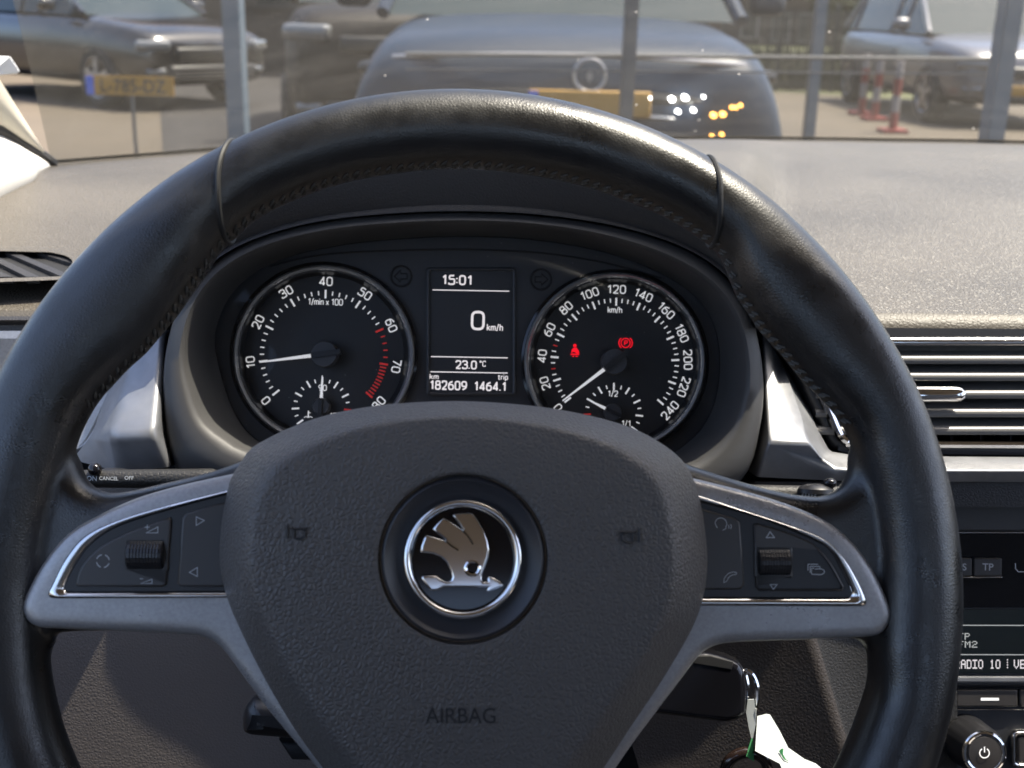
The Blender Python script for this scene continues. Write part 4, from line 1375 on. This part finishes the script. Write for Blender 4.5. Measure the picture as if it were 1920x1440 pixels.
q = MB()
pixtext(q, 'RADIO', 1791, 1237, 1.75, 2.4, .0114)
pixtext(q, '10', 1856, 1237, 1.75, 2.4, .0114)
pixtext(q, '|', 1884, 1236, 2.0, 2.4, .0114)
pixtext(q, 'VE', 1901, 1237, 1.9, 2.4, .0114)
q.build('station_lettering', 'lcd_text', scn, smooth=0)
q = MB()
for y in (1173, 1228):
    rb([(1600, y - 1), (2640, y + 1)], 1.6, h=.0114)
q.build('screen_line', 'lcd_dim', scn, smooth=0)
shape('silver_strip', FA, [[(1600, 1268), (2640, 1270), (2640, 1282), (1600, 1280)]], .010, .0135, .001, 'silver_trim', rd)
cp = thing('heater_controls', 'heater control panel with a chrome ringed knob below the radio', 'heater controls', FA.mw)
shape('panel', FA, [rrect(1560, 1286, 2660, 1760, 8)], -.03, .008, .002, 'soft_black', cp)
for x0, x1 in ((1680, 1788), (1793, 1909), (1912, 2030)):
    b = shape('panel_button', FA, [rrect(x0, 1293, x1, 1326, 4)], .008, .0115, .001, 'key_black', cp)
    q = MB()
    xm = (x0 + x1) / 2 + 5
    rb([(xm - 17, 1311), (xm + 17, 1311)], 5, h=.0117)
    q.build('button_mark', 'white_print', b, smooth=0)
shape('chrome_line', FA, [[(1600, 1329.4), (2640, 1331), (2640, 1332.6), (1600, 1331)]], .008, .0105, .0002, 'soft_chrome', cp)
def knob(cx, cy):
    r = []
    for rad, h, dx, dy in ((57, .006, -18, -14), (55, .012, -16, -12), (52, .030, -4, -3), (47, .034, -2, -2)):
        s = FA.px(cx, cy, .03)
        c = FA.at(cx + 2, cy + 4, .034)
        rr_ = rad * s * .86
        r.append([(c[0] + rr_ * math.cos(2 * math.pi * i / 60) * (1 + .012 * (i % 3 == 0)), c[1] + rr_ * math.sin(2 * math.pi * i / 60) * (1 + .012 * (i % 3 == 0)), h) for i in range(60)])
    k = MB().grid(r, True).build('rotary_knob', 'black_plastic', cp, smooth=60)
    c = FA.at(cx + 2, cy + 4, .034)
    s = FA.px(cx, cy, .034)
    MB().tube([(c[0] + 36 * s * math.cos(2 * math.pi * i / 48), c[1] + 36 * s * math.sin(2 * math.pi * i / 48), .034) for i in range(48)], 5.5 * s, 10, True).build('chrome_ring', 'chrome', k)
    f = MB()
    f.grid([[(c[0] + rr_ * s * math.cos(2 * math.pi * i / 48), c[1] + rr_ * s * math.sin(2 * math.pi * i / 48), h) for i in range(48)] for rr_, h in ((33, .034), (30, .0352), (.01, .0358))], True)
    f.build('knob_face', 'key_black', k)
    q2 = MB()
    P_ = circ(cx + 3, cy + 5, 9, 9, 30, -60, 240)
    ribbon(q2, [FA.at(x, y, .0362) for x, y in P_], 2 * s, .0362)
    ribbon(q2, [FA.at(x, y, .0362) for x, y in ((cx + 3, cy - 7), (cx + 3, cy + 4))], 2 * s, .0362)
    q2.build('power_symbol', 'white_print', k, smooth=0)
knob(1843, 1407)
b = shape('panel_button', FA, [rrect(1899, 1372, 2000, 1440, 10), rrect(1906, 1379, 1993, 1433, 7)], .008, .0125, .001, 'soft_chrome', cp)
shape('panel_button', FA, [rrect(1907, 1380, 1992, 1432, 7)], .008, .0118, .0015, 'key_black', cp)

# ================================================================== stalks, key, lever
SK = FA
def stalk(name, label, x0, x1, y0, y1, h, r0, r1):
    t = thing(name, label, 'stalk', FA.mw)
    a, b = Vector(FA.at(x0, y0, h)), Vector(FA.at(x1, y1, h))
    P, RR = [], []
    for s in [k / 16 for k in range(17)]:
        P.append(a.lerp(b, s))
        RR.append((r0 + (r1 - r0) * s) * (1 if 0 < s < 1 else .6))
    MB().tube(P, RR, 20).build('lever', 'side_black', t)
    return t
s = stalk('indicator_stalk', 'left stalk with cruise control lettering behind the wheel', 60, 420, 898, 897, .075, .0042, .0050)
k = FA.px(200, 890, .08)
q = MB()
for i in range(9):
    pass
q.grid([[(FA.at(215, 886, .071)[0] + .0085 * math.cos(a) * c, FA.at(215, 886, .071)[1] + .0024 * z_, .071 + .007 * math.sin(a) * c) for a in [2 * math.pi * i / 24 for i in range(24)]] for c, z_ in ((1, -.6), (.98, .1), (.8, .6), (.5, .9), (.02, 1.0))], True)
q.build('rocker', 'black_plastic', s)
q = MB()
c_ = FA.at(178, 880, .080)
q.grid([[(c_[0] + .0034 * math.cos(a) * math.sin(b_), c_[1] + .0034 * math.cos(b_), .080 + .0034 * math.sin(a) * math.sin(b_)) for a in [2 * math.pi * i / 20 for i in range(20)]] for b_ in [math.pi * j / 10 + .001 for j in range(11)]], True)
q.build('slide_switch', 'gloss_black', s)
q = MB()
put_text(q, 'ON', FA, 172, 897, .0803, hpx=9)
put_text(q, 'CANCEL', FA, 204, 897, .0803, wpx=36)
put_text(q, 'OFF', FA, 242, 896, .0803, wpx=17)
q.build('stalk_lettering', 'icon_print', s, smooth=0)
s = stalk('wiper_stalk', 'right stalk with small slanted marks behind the wheel', 1290, 1700, 925, 930, .072, .0050, .0042)
q = MB()
c_ = FA.at(1530, 918, .076)
q.grid([[(c_[0] + .0092 * math.cos(a) * c, c_[1] + .0050 * z_ * .6, .076 + .008 * math.sin(a) * c) for a in [2 * math.pi * i / 24 for i in range(24)]] for c, z_ in ((1, -.6), (.98, .1), (.8, .6), (.5, .9), (.02, 1.0))], True)
q.build('rocker', 'black_plastic', s)
q = MB()
c_ = FA.at(1556, 906, .078)
q.grid([[(c_[0] + .0034 * math.cos(a) * math.sin(b_), c_[1] + .0026 * math.cos(b_), .078 + .0034 * math.sin(a) * math.sin(b_)) for a in [2 * math.pi * i / 20 for i in range(20)]] for b_ in [math.pi * j / 10 + .001 for j in range(11)]], True)
q.build('slide_switch', 'gloss_black', s)
q = MB()
for i in range(5):
    x = 1502 + 6 * i
    P_ = [FA.at(a, b_, .0775) for a, b_ in ((x, 932), (x + 3.5, 932), (x + 5.5, 924 - i * .7), (x + 2, 924 - i * .7))]
    q.add(P_, [(0, 1, 2, 3)])
q.build('wiper_marks', 'icon_print', s, smooth=0)

lv = thing('column_lever', 'rounded black column adjustment lever below the wheel spoke', 'lever', FA.mw)
shape('handle', FA, [spline([(446, 1375), (448, 1345), (458, 1325), (480, 1312), (560, 1322), (640, 1330), (640, 1398), (560, 1396), (480, 1390), (456, 1386)], True, 5)], .075, .105, .012, 'black_plastic', lv, res=5)
shape('lever_arm', FA, [[(520, 1390), (640, 1396), (640, 1430), (545, 1428)]], .06, .085, .004, 'matte_black', lv)

ky = thing('ignition_key', 'black car key with chrome edged fob in the ignition', 'key', FA.mw)
fob = spline([(1180, 1335), (1180, 1240), (1300, 1226), (1332, 1226), (1378, 1240), (1393, 1254), (1399, 1275), (1400, 1330), (1392, 1346), (1372, 1354), (1345, 1354), (1235, 1340)], True, 5)
shape('fob', FA, [fob], .086, .098, .003, 'gloss_black', ky, res=4)
shape('chrome_edge', FA, [[(x + 1, y - 2) for x, y in fob]], .080, .094, .0035, 'soft_chrome', ky, res=4)
shape('fob_slot', FA, [[(1290, 1229), (1330, 1227), (1374, 1239), (1370, 1254), (1300, 1243)]], .0945, .0985, .0005, 'matte_black', ky, h=.096)
a, b = FA.at(1240, 1290, .085), FA.at(1180, 1280, .02)
MB().tube([a, b], .004, 8).build('blade', 'soft_chrome', ky)
kr = thing('key_ring', 'bright metal split ring through the end of the key fob', 'key ring', FA.mw)
q = MB()
q.tube([FA.at(x, y, .092) for i, (x, y) in enumerate(spline([(1397, 1258), (1410, 1264), (1419, 1285), (1420, 1310), (1414, 1330), (1404, 1338), (1400, 1320), (1402, 1290)], True, 5))], .0013, 8, True)
q.build('ring', 'chrome', kr)
kt = thing('key_tag', 'creased white paper key tag with green print hanging from the ring', 'tag', FA.mw)
def sheet3(name, pts, m, par, h=.0, bow=.0):
    P = [FA.at(x, y, hh) for x, y, hh in pts]
    q = MB()
    n_ = len(P)
    q.add(P + [(p[0], p[1], p[2] - .0006) for p in P], [tuple(range(n_)), tuple(range(2 * n_ - 1, n_ - 1, -1))] + [(i, (i + 1) % n_, (i + 1) % n_ + n_, i + n_) for i in range(n_)])
    return q.build(name, m, par, smooth=20)
sheet3('tag_strip', [(1402, 1312, .095), (1414, 1311, .095), (1416, 1328, .096), (1419, 1328, .097), (1417, 1358, .097), (1412, 1384, .096), (1409, 1386, .096), (1404, 1365, .096), (1399, 1335, .095)], 'paper', kt)
sheet3('tag_strip', [(1409, 1384, .096), (1412, 1384, .096), (1414, 1428, .100), (1399, 1418, .099), (1404, 1400, .098)], 'paper_green', kt, None)
sheet3('tag_sheet', [(1420, 1343, .088), (1437, 1339, .089), (1444, 1340, .087), (1462, 1370, .094), (1478, 1402, .100), (1500, 1420, .101), (1530, 1432, .102), (1575, 1470, .112), (1480, 1475, .120), (1462, 1432, .112), (1416, 1408, .108)], 'paper_sheet', kt)
sheet3('tag_print', [(1461, 1409, .1075), (1466, 1404, .1075), (1469, 1404, .1075), (1468, 1414, .1085), (1474, 1424, .1095), (1480, 1428, .1095), (1470, 1424, .1095)], 'paper_green', kt)
rg = thing('fob_ring', 'glossy dark brown ring hanging below the car key', 'ring', FA.mw)
c_ = FA.at(1400, 1446, .093); k = FA.px(1400, 1446, .093)
MB().tube([(c_[0] + 40 * k * math.cos(a), c_[1] + 38 * k * math.sin(a), .093 + .003 * math.sin(a)) for a in [2 * math.pi * i / 40 for i in range(40)]], 11 * k, 12, True).build('hoop', 'ring_dark', rg)

# ================================================================== steering wheel
WN = Vector((math.sin(R(1.33)) * math.cos(R(22)), -math.cos(R(1.33)) * math.cos(R(22)), math.sin(R(22))))
WH = Frame(CAM + Vector((-.01791, .38313, -.20297)), WN, RT)
sw = thing('steering_wheel', 'black leather three spoke steering wheel with chrome winged emblem', 'steering wheel', WH.mw)
inner_px = [(1000, 330), (1150, 368), (1270, 420), (1340, 468), (1385, 566), (1422, 622), (1492, 703), (1549, 762), (1577, 793), (1594, 827), (1600, 864)]
inner_lo = [(1624, 1204), (1627, 1275), (1605, 1342), (1582, 1399), (1562, 1440)]
inner_pxl = [(870, 318), (740, 326), (640, 345), (500, 400), (418, 468), (380, 530), (330, 600), (280, 660), (230, 705), (180, 762), (152, 815), (138, 860)]
inner_lol = [(92, 1195), (101, 1283), (127, 1383), (150, 1437)]
tab = []
for x, y in inner_px + inner_lo + inner_pxl + inner_lol:
    u_, v_, _ = WH.at(x, y, -.004)
    tab.append((math.degrees(math.atan2(v_, u_)) % 360, math.hypot(u_, v_)))
tab += [(a, .150) for a in (250, 260, 270, 280, 290)]
tab.sort()
def r_in(a):
    a %= 360
    T = [(tab[-1][0] - 360, tab[-1][1])] + tab + [(tab[0][0] + 360, tab[0][1])]
    for i in range(len(T) - 1):
        if T[i][0] <= a <= T[i + 1][0]:
            q = (a - T[i][0]) / max(1e-6, T[i + 1][0] - T[i][0])
            q = q * q * (3 - 2 * q)
            return T[i][1] + (T[i + 1][1] - T[i][1]) * q
    return .15
rin = np.array([r_in(a) for a in range(360)])
for _ in range(2):
    rin = (np.roll(rin, 1) + rin * 2 + np.roll(rin, -1)) / 4
RO = .1846
NS = 36
def rim_ring(a, grow=0.0):
    ri = float(np.interp(a % 360, np.arange(361), np.append(rin, rin[0])))
    rc, ha = (RO + ri) / 2, (RO - ri) / 2 + grow
    hb = .0165 + grow
    ca, sa = math.cos(R(a)), math.sin(R(a))
    out = []
    for j in range(NS):
        p = 2 * math.pi * j / NS
        c, s_ = math.cos(p), math.sin(p)
        e = .92
        rr_ = rc + ha * math.copysign(abs(c) ** e, c)
        out.append((rr_ * ca, rr_ * sa, hb * math.copysign(abs(s_) ** e, s_) - .001))
    return out
rim = MB()
rows = [rim_ring(a) for a in range(0, 360, 2)]
rows.append(rows[0])
rim.grid(rows, True)
# leather bridges from the rim on to the spokes
bl = [(500, 850), (460, 860), (400, 882), (300, 907), (210, 925), (168, 914), (148, 890), (130, 850), (60, 830), (0, 900), (-30, 1000), (-30, 1120), (-10, 1230), (60, 1260), (92, 1210), (110, 1188), (300, 1180), (460, 1150)]
br = [(1240, 850), (1285, 868), (1390, 902), (1480, 925), (1545, 931), (1580, 915), (1598, 885), (1606, 840), (1680, 830), (1740, 900), (1765, 1000), (1768, 1120), (1750, 1220), (1690, 1260), (1630, 1215), (1600, 1198), (1450, 1190), (1280, 1160)]
for L_ in (bl, br):
    rim.mesh(plate_mesh([WH.uv(spline(L_, True, 5), .0)], -.014, .0050, .0078, 4))
me = rim.data('rim', 0)
ro = link('rim', me, 'rim_leather', None)
m1 = ro.modifiers.new('r', 'REMESH')
m1.mode = 'VOXEL'
m1.voxel_size = .0015
m2 = ro.modifiers.new('s', 'SMOOTH')
m2.factor = .5
m2.iterations = 10
bpy.context.view_layer.update()
dg = bpy.context.evaluated_depsgraph_get()
me2 = bpy.data.meshes.new_from_object(ro.evaluated_get(dg))
bpy.data.objects.remove(ro)
me2.shade_smooth()
ro = link('rim', me2, 'rim_leather', sw)
# seams across the rim and hand stitching along its inner side
for x0, y0, x1, y1 in ((440, 268, 416, 440), (1326, 296, 1343, 455)):
    ua, va, _ = WH.at(x0, y0, .004); ub, vb, _ = WH.at(x1, y1, .004)
    a0, a1 = math.degrees(math.atan2(va, ua)), math.degrees(math.atan2(vb, ub))
    ring = []
    for j in range(NS):
        base_a = a0
        P0 = rim_ring(a0, -.0002)
        k_ = .5 + .5 * math.cos(2 * math.pi * j / NS)
        aa = a1 + (a0 - a1) * k_
        ring.append(rim_ring(aa, -.0001)[j])
    MB().tube(ring, .0011, 8, True).build('seam', 'seal', ro)
for lo, hi_ in ((23, 155), (205, 335)):
    q = MB()
    for i in range(lo * 2, hi_ * 2, 3):
        a = i * .5
        for w_, da in ((0, .42), (1, -.42)):
            A_, B_ = rim_ring(a - da), rim_ring(a + da + .1)
            j0, j1 = (NS // 2 + 1, NS // 2) if w_ else (NS // 2 - 1, NS // 2)
            p, r_ = Vector(A_[j0 - 1]), Vector(B_[j1 - 1])
            q.tube([p, p.lerp(r_, .5) - Vector((math.cos(R(a)), math.sin(R(a)), 0)) * .0002, r_], [.0004, .0007, .0004], 6)
    q.build('stitching', 'thread', ro)

# spoke covers
cl_up = [(452, 884), (344, 907), (250, 934), (172, 969), (119, 1002), (78, 1050), (50, 1098), (34, 1134), (35, 1152), (47, 1171), (66, 1181)]
cl_lo = [(219, 1187), (340, 1193), (382, 1199), (408, 1215), (434, 1248), (500, 1337), (587, 1440), (660, 1530)]
left_cover = spline(cl_up, False, 5) + spline(cl_lo, False, 4) + [(760, 1540), (640, 1330), (560, 1150), (540, 880)]
cr_up = [(1290, 893), (1387, 917), (1481, 945), (1559, 979), (1606, 1019), (1637, 1059), (1662, 1106), (1679, 1148), (1678, 1163), (1664, 1188), (1645, 1197)]
cr_lo = [(1512, 1203), (1380, 1208), (1340, 1216), (1314, 1234), (1267, 1296), (1236, 1337), (1189, 1400), (1160, 1442), (1100, 1530)]
right_cover = spline(cr_up, False, 5) + spline(cr_lo, False, 4) + [(990, 1540), (1110, 1330), (1180, 1150), (1200, 880)]
HC = .0112
def cover(outline):
    me = plate_mesh([WH.uv(outline, HC)], -.018, HC - .0005, .003, 3)
    o = link('spoke_cover', me, 'satin_grey')
    m = o.modifiers.new('r', 'REMESH')
    m.mode = 'VOXEL'
    m.voxel_size = .0009
    m = o.modifiers.new('s', 'SMOOTH')
    m.factor = .5
    m.iterations = 42
    bpy.context.view_layer.update()
    me2 = bpy.data.meshes.new_from_object(o.evaluated_get(bpy.context.evaluated_depsgraph_get()))
    bpy.data.objects.remove(o)
    me2.shade_smooth()
    return link('spoke_cover', me2, 'satin_grey', sw)
lc, rc_ = cover(left_cover), cover(right_cover)
lco = spline([(470, 908), (436, 916), (312, 947), (219, 975), (156, 1006), (119, 1050), (96, 1095), (87, 1114), (93, 1122), (110, 1123)], False, 5) + [(425, 1122), (480, 1122)]
lci = spline([(470, 917), (431, 925), (312, 957), (225, 985), (176, 1015), (147, 1050), (127, 1085), (120, 1103), (125, 1109), (140, 1110)], False, 5) + [(420, 1109), (480, 1109)]
rco = spline([(1270, 918), (1308, 927), (1387, 953), (1481, 984), (1550, 1012), (1587, 1050), (1612, 1091), (1627, 1126), (1624, 1136), (1612, 1138)], False, 5) + [(1309, 1137), (1260, 1137)]
rci = spline([(1270, 931), (1312, 941), (1419, 969), (1512, 1006), (1553, 1028), (1575, 1063), (1592, 1100), (1596, 1114), (1592, 1120), (1580, 1121)], False, 5) + [(1309, 1120), (1260, 1120)]
for cov, o_, i_ in ((lc, lco, lci), (rc_, rco, rci)):
    o2, i2 = resamp([(*p, 0) for p in o_], 120), resamp([(*p, 0) for p in i_], 120)
    rr = []
    for f_, h_ in ((0, HC - .002), (0, HC + .0004), (.08, HC + .0011), (.25, HC + .0016), (.5, HC + .0018), (.8, HC + .0010), (.97, HC + .0001), (1, HC - .002)):
        rr.append([WH.at(*(a.lerp(b, f_)).xy, HC + .0015)[:2] + (h_,) for a, b in zip(o2, i2)])
    MB().grid(rr).build('chrome_surround', 'soft_chrome', cov, smooth=80)
    shape('button_panel', WH, [i_], HC - .003, HC + .0004, .0003, 'black_plastic', cov)
hk = HC + .0014
def key(cov, loops):
    return shape('button', WH, loops, HC - .001, hk, .0008, 'key_black', cov, res=3)
swl = rrect(232, 1008, 316, 1072, 4)
k1 = key(lc, [spline([(141, 1096), (152, 1062), (185, 1027), (240, 998), (304, 975)], False, 5) + [(318, 970), (322, 976), (312, 1096), (304, 1101), (146, 1101)], swl])
k2 = key(lc, [[(349, 961), (446, 934), (446, 1101), (340, 1101), (332, 1095), (341, 972)]])
swr = rrect(1414, 1022, 1487, 1084, 4)
k3 = key(rc_, [[(1270, 950), (1316, 954), (1378, 971), (1388, 980), (1397, 1096), (1388, 1106), (1270, 1106)]])
k4 = key(rc_, [[(1413, 984), (1421, 981)] + spline([(1470, 995), (1520, 1016), (1555, 1050), (1584, 1100)], False, 5) + [(1580, 1109), (1424, 1109), (1417, 1101)], swr])
def scroll(cov, x0, y0, x1, y1):
    c = WH.at((x0 + x1) / 2, (y0 + y1) / 2, HC)
    hx = abs(WH.at(x1, y0, HC)[0] - WH.at(x0, y0, HC)[0]) / 2 * .94
    rad = abs(WH.at(x0, y1, HC)[1] - WH.at(x0, y0, HC)[1]) / 2 * .98
    q = MB()
    nx, na = 25, 44
    rows = []
    for i in range(nx):
        x = -hx + 2 * hx * i / (nx - 1)
        edge = 1 - .12 * max(0, (abs(x) / hx - .85) / .15) ** 2
        rows.append([(c[0] + x, c[1] + rad * edge * math.sin(2 * math.pi * j / na) * (1 + .035 * (j % 2) * (i % 2)), HC - rad * .25 + rad * edge * math.cos(2 * math.pi * j / na) * (1 + .035 * (j % 2) * (i % 2))) for j in range(na)])
    q.grid(rows, True)
    q.f.append(tuple(range(na))); q.mi.append(0)
    e = (nx - 1) * na
    q.f.append(tuple(range(e, e + na))); q.mi.append(0)
    q.build('scroll_wheel', 'black_plastic', cov, smooth=20)
scroll(lc, 237, 1009, 312, 1071)
scroll(rc_, 1418, 1026, 1483, 1082)
# symbols
hi = hk + .0002
def ic(cov, lines, wd=1.5, m='icon_print'):
    q = MB()
    for pts, closed in lines:
        ribbon(q, [WH.at(x, y, hi) for x, y in pts], wd * WH.px(pts[0][0], pts[0][1], hi), hi, closed)
    q.build('symbol', m, cov, smooth=0)
ic(lc, [([(368, 969), (383, 976), (368, 985)], True)])
ic(lc, [([(370, 1064), (370, 1081), (355, 1073)], True)])
ic(lc, [([(274, 999), (296, 988), (296, 999)], True), ([(276, 984), (276, 993)], False), ([(271.5, 988.5), (280.5, 988.5)], False)])
ic(lc, [([(264, 1094), (285, 1086), (285, 1094)], True), ([(262, 1085), (268, 1085)], False)])
ic(lc, [(circ(193, 1052, 12, 12, 10, 20, 80), False), (circ(193, 1052, 12, 12, 10, 110, 170), False), (circ(193, 1052, 12, 12, 10, 200, 260), False), (circ(193, 1052, 12, 12, 10, 290, 350), False)], 2.0)
ic(rc_, [([(1444, 997), (1452, 1008), (1437, 1008)], True)])
ic(rc_, [([(1444, 1096), (1457, 1096), (1450, 1105)], True)])
ic(rc_, [(spline([(1345, 990), (1341, 981), (1344, 974), (1352, 971), (1360, 975), (1363, 983), (1361, 987), (1361, 991), (1355, 994)], False, 3), False), ([(1366, 984), (1367, 988), (1366, 991)], False), ([(1370, 983), (1371.5, 987), (1370, 992)], False)], 1.3)
ic(rc_, [(spline([(1357, 1091), (1359, 1083), (1365, 1076), (1372, 1073), (1380, 1073), (1380, 1077), (1373, 1078), (1366, 1083), (1363, 1089), (1358, 1092)], True, 3), True)], 1.3)
ic(rc_, [([(1515, 1070), (1515, 1058), (1534, 1058)], False), ([(1519, 1074), (1519, 1062), (1537, 1062), (1537, 1066)], False), (spline([(1528, 1067), (1541, 1067), (1546, 1072), (1541, 1077), (1530, 1077), (1522, 1076), (1522, 1066), (1527, 1066)], False, 3), False)], 1.4)

# airbag cover
PC = (868, 1048)
pad_px = [(455, 868), (470, 845), (500, 825), (560, 797), (640, 773), (740, 758), (870, 753), (1000, 762), (1100, 779), (1180, 802), (1235, 830), (1275, 862), (1298, 900), (1312, 950), (1322, 1020), (1322, 1080), (1312, 1130), (1290, 1185), (1240, 1270), (1180, 1360), (1120, 1450), (1060, 1530), (970, 1570), (870, 1580), (770, 1570), (690, 1530), (620, 1450), (560, 1370), (500, 1270), (455, 1180), (430, 1120), (416, 1060), (418, 990), (430, 920), (440, 890)]
NP = 220
pol = polar(pad_px, PC, NP, True, 8)
edge = [WH.at(x, y, .012) for x, y in pol]
ci = WH.at(PC[0], PC[1], .040)
rd0 = 160 * WH.px(PC[0], PC[1], .040)
def disc(r, h):
    return [(ci[0] + r * math.cos(-2 * math.pi * k / NP), ci[1] + r * math.sin(-2 * math.pi * k / NP), h) for k in range(NP)]
start = disc(rd0, 0)
rows = [disc(rd0 - .0006, .0362), disc(rd0, .0400)]
for k in range(1, 41):
    s = k / 40
    hh = .0402 - .004 * s ** 2 - .021 * max(0, (s - .72) / .28) ** 1.4
    rows.append([(a[0] + (b[0] - a[0]) * s, a[1] + (b[1] - a[1]) * s, hh) for a, b in zip(start, edge)])
rows.append([(p[0] * 1.0, p[1] * 1.0, .012) for p in edge])
rows.append([(p[0] * .985, p[1] * .985, -.012) for p in edge])
pad = MB().grid(rows, True).build('airbag_cover', 'pad_leather', sw, smooth=70)
# emblem well, ring and winged arrow
q = MB().grid([disc(rd0 - .0007, .0360), disc(rd0 - .0012, .0392), disc(rd0 - .0022, .0397), disc(rd0 - .0032, .0388), disc(116 * WH.px(*PC, .038), .0352), disc(.0005, .0350)], True)
q.build('emblem_well', 'pad_smooth', pad, smooth=60)
em = thing_em = shape('emblem_base', WH, [circ(PC[0], PC[1], 104, 104, 72)], .0345, .0362, .0004, 'gloss_black', pad)
kk = WH.px(PC[0], PC[1], .037)
c_ = WH.at(PC[0], PC[1], .037)
q = MB()
q.grid([[(c_[0] + r * kk * math.cos(2 * math.pi * i / 96), c_[1] + r * kk * math.sin(2 * math.pi * i / 96), h) for i in range(96)] for r, h in ((113.5, .0345), (113, .0372), (110, .0388), (104, .0394), (98, .0386), (95, .0370), (94, .0355))], True)
q.build('emblem_ring', 'chrome', em, smooth=70)
def em_px(p):
    return (640 + p[0] / 4, 850 + p[1] / 4)
wing = [(592, 742), (600, 690), (622, 632), (638, 612), (680, 622), (740, 640), (786, 653), (758, 628), (715, 596), (682, 568), (715, 528), (752, 494), (768, 486), (812, 508), (866, 542), (916, 579), (888, 536), (855, 492), (832, 468), (844, 456), (880, 449), (975, 447), (992, 458), (1030, 510), (1070, 580), (1098, 655), (1110, 715), (1104, 775), (1082, 840), (1058, 905), (1054, 942), (1066, 962), (1098, 962), (1095, 935), (1106, 920), (1140, 930), (1185, 955), (1222, 985), (1185, 1005), (1140, 1022), (1096, 1036), (1088, 1024), (1102, 1002), (845, 1000), (770, 1000), (722, 1024), (672, 1026), (650, 1000), (600, 938), (606, 920), (650, 912), (712, 916), (748, 940), (790, 962), (822, 952), (832, 925), (820, 880), (790, 818), (745, 778), (690, 754), (610, 744)]
eye = circ(984, 862, 40, 40, 28)
shape('winged_arrow', WH, [[em_px(p) for p in wing], [em_px(p) for p in eye]], .0355, .0385, .0007, 'chrome', em, res=3, h=.037)
q = MB()
for seg in (((786, 653), (830, 690), (880, 722)), ((916, 579), (955, 620), (992, 680))):
    q.tube([WH.at(*em_px(p), .0386) for p in spline(seg, False, 6)], [.00055] * 13, 6)
q.tube([WH.at(*em_px(p), .0385) for p in circ(984, 862, 52, 52, 32)], .0006, 6, True)
q.build('wing_line', 'chrome', em)
# debossed lettering and horn signs
def onpad(x, y):
    """local point on the cover's surface under a picture point"""
    h = .038
    for _ in range(6):
        u_, v_, _z = WH.at(x, y, h)
        du, dv = u_ - ci[0], v_ - ci[1]
        a = math.atan2(-dv, du) % (2 * math.pi)
        i = a / (2 * math.pi) * NP
        i0 = int(i) % NP; i1 = (i0 + 1) % NP; f_ = i - int(i)
        e = (edge[i0][0] * (1 - f_) + edge[i1][0] * f_, edge[i0][1] * (1 - f_) + edge[i1][1] * f_)
        re = math.hypot(e[0] - ci[0], e[1] - ci[1])
        s = (math.hypot(du, dv) - rd0) / (re - rd0)
        s = max(0, min(1, s))
        h = .0402 - .004 * s ** 2 - .021 * max(0, (s - .72) / .28) ** 1.4
    return Vector((u_, v_, h + .0003))
me = text_mesh('AIRBAG', .0)
xs = [v.co.x for v in me.vertices]; ys = [v.co.y for v in me.vertices]
for v in me.vertices:
    x = 798 + 131 * (v.co.x - min(xs)) / (max(xs) - min(xs))
    y = 1356 - 29 * (v.co.y - min(ys)) / (max(ys) - min(ys))
    v.co = onpad(x, y)
link('airbag_lettering', me, 'deboss', pad)
q = MB()
def padline(pts, wd):
    P = [onpad(x, y) for x, y in pts]
    q.tube(P, wd, 6)
for cx, cy, sg in ((556, 1000, 1), (1182, 1007, -1)):
    q = MB()
    padline([(cx - sg * 17, cy - 16), (cx - sg * 17, cy + 10)], .00045)
    padline([(cx - sg * 9, cy - 10), (cx - sg * 4, cy - 8), (cx + sg * 20, cy - 10)], .00045)
    padline([(cx - sg * 4, cy - 7), (cx - sg * 4, cy + 8), (cx + sg * 6, cy + 11), (cx + sg * 16, cy + 6), (cx + sg * 17, cy - 4), (cx + sg * 12, cy - 8)], .00045)
    q.build('horn_symbol', 'deboss', pad)
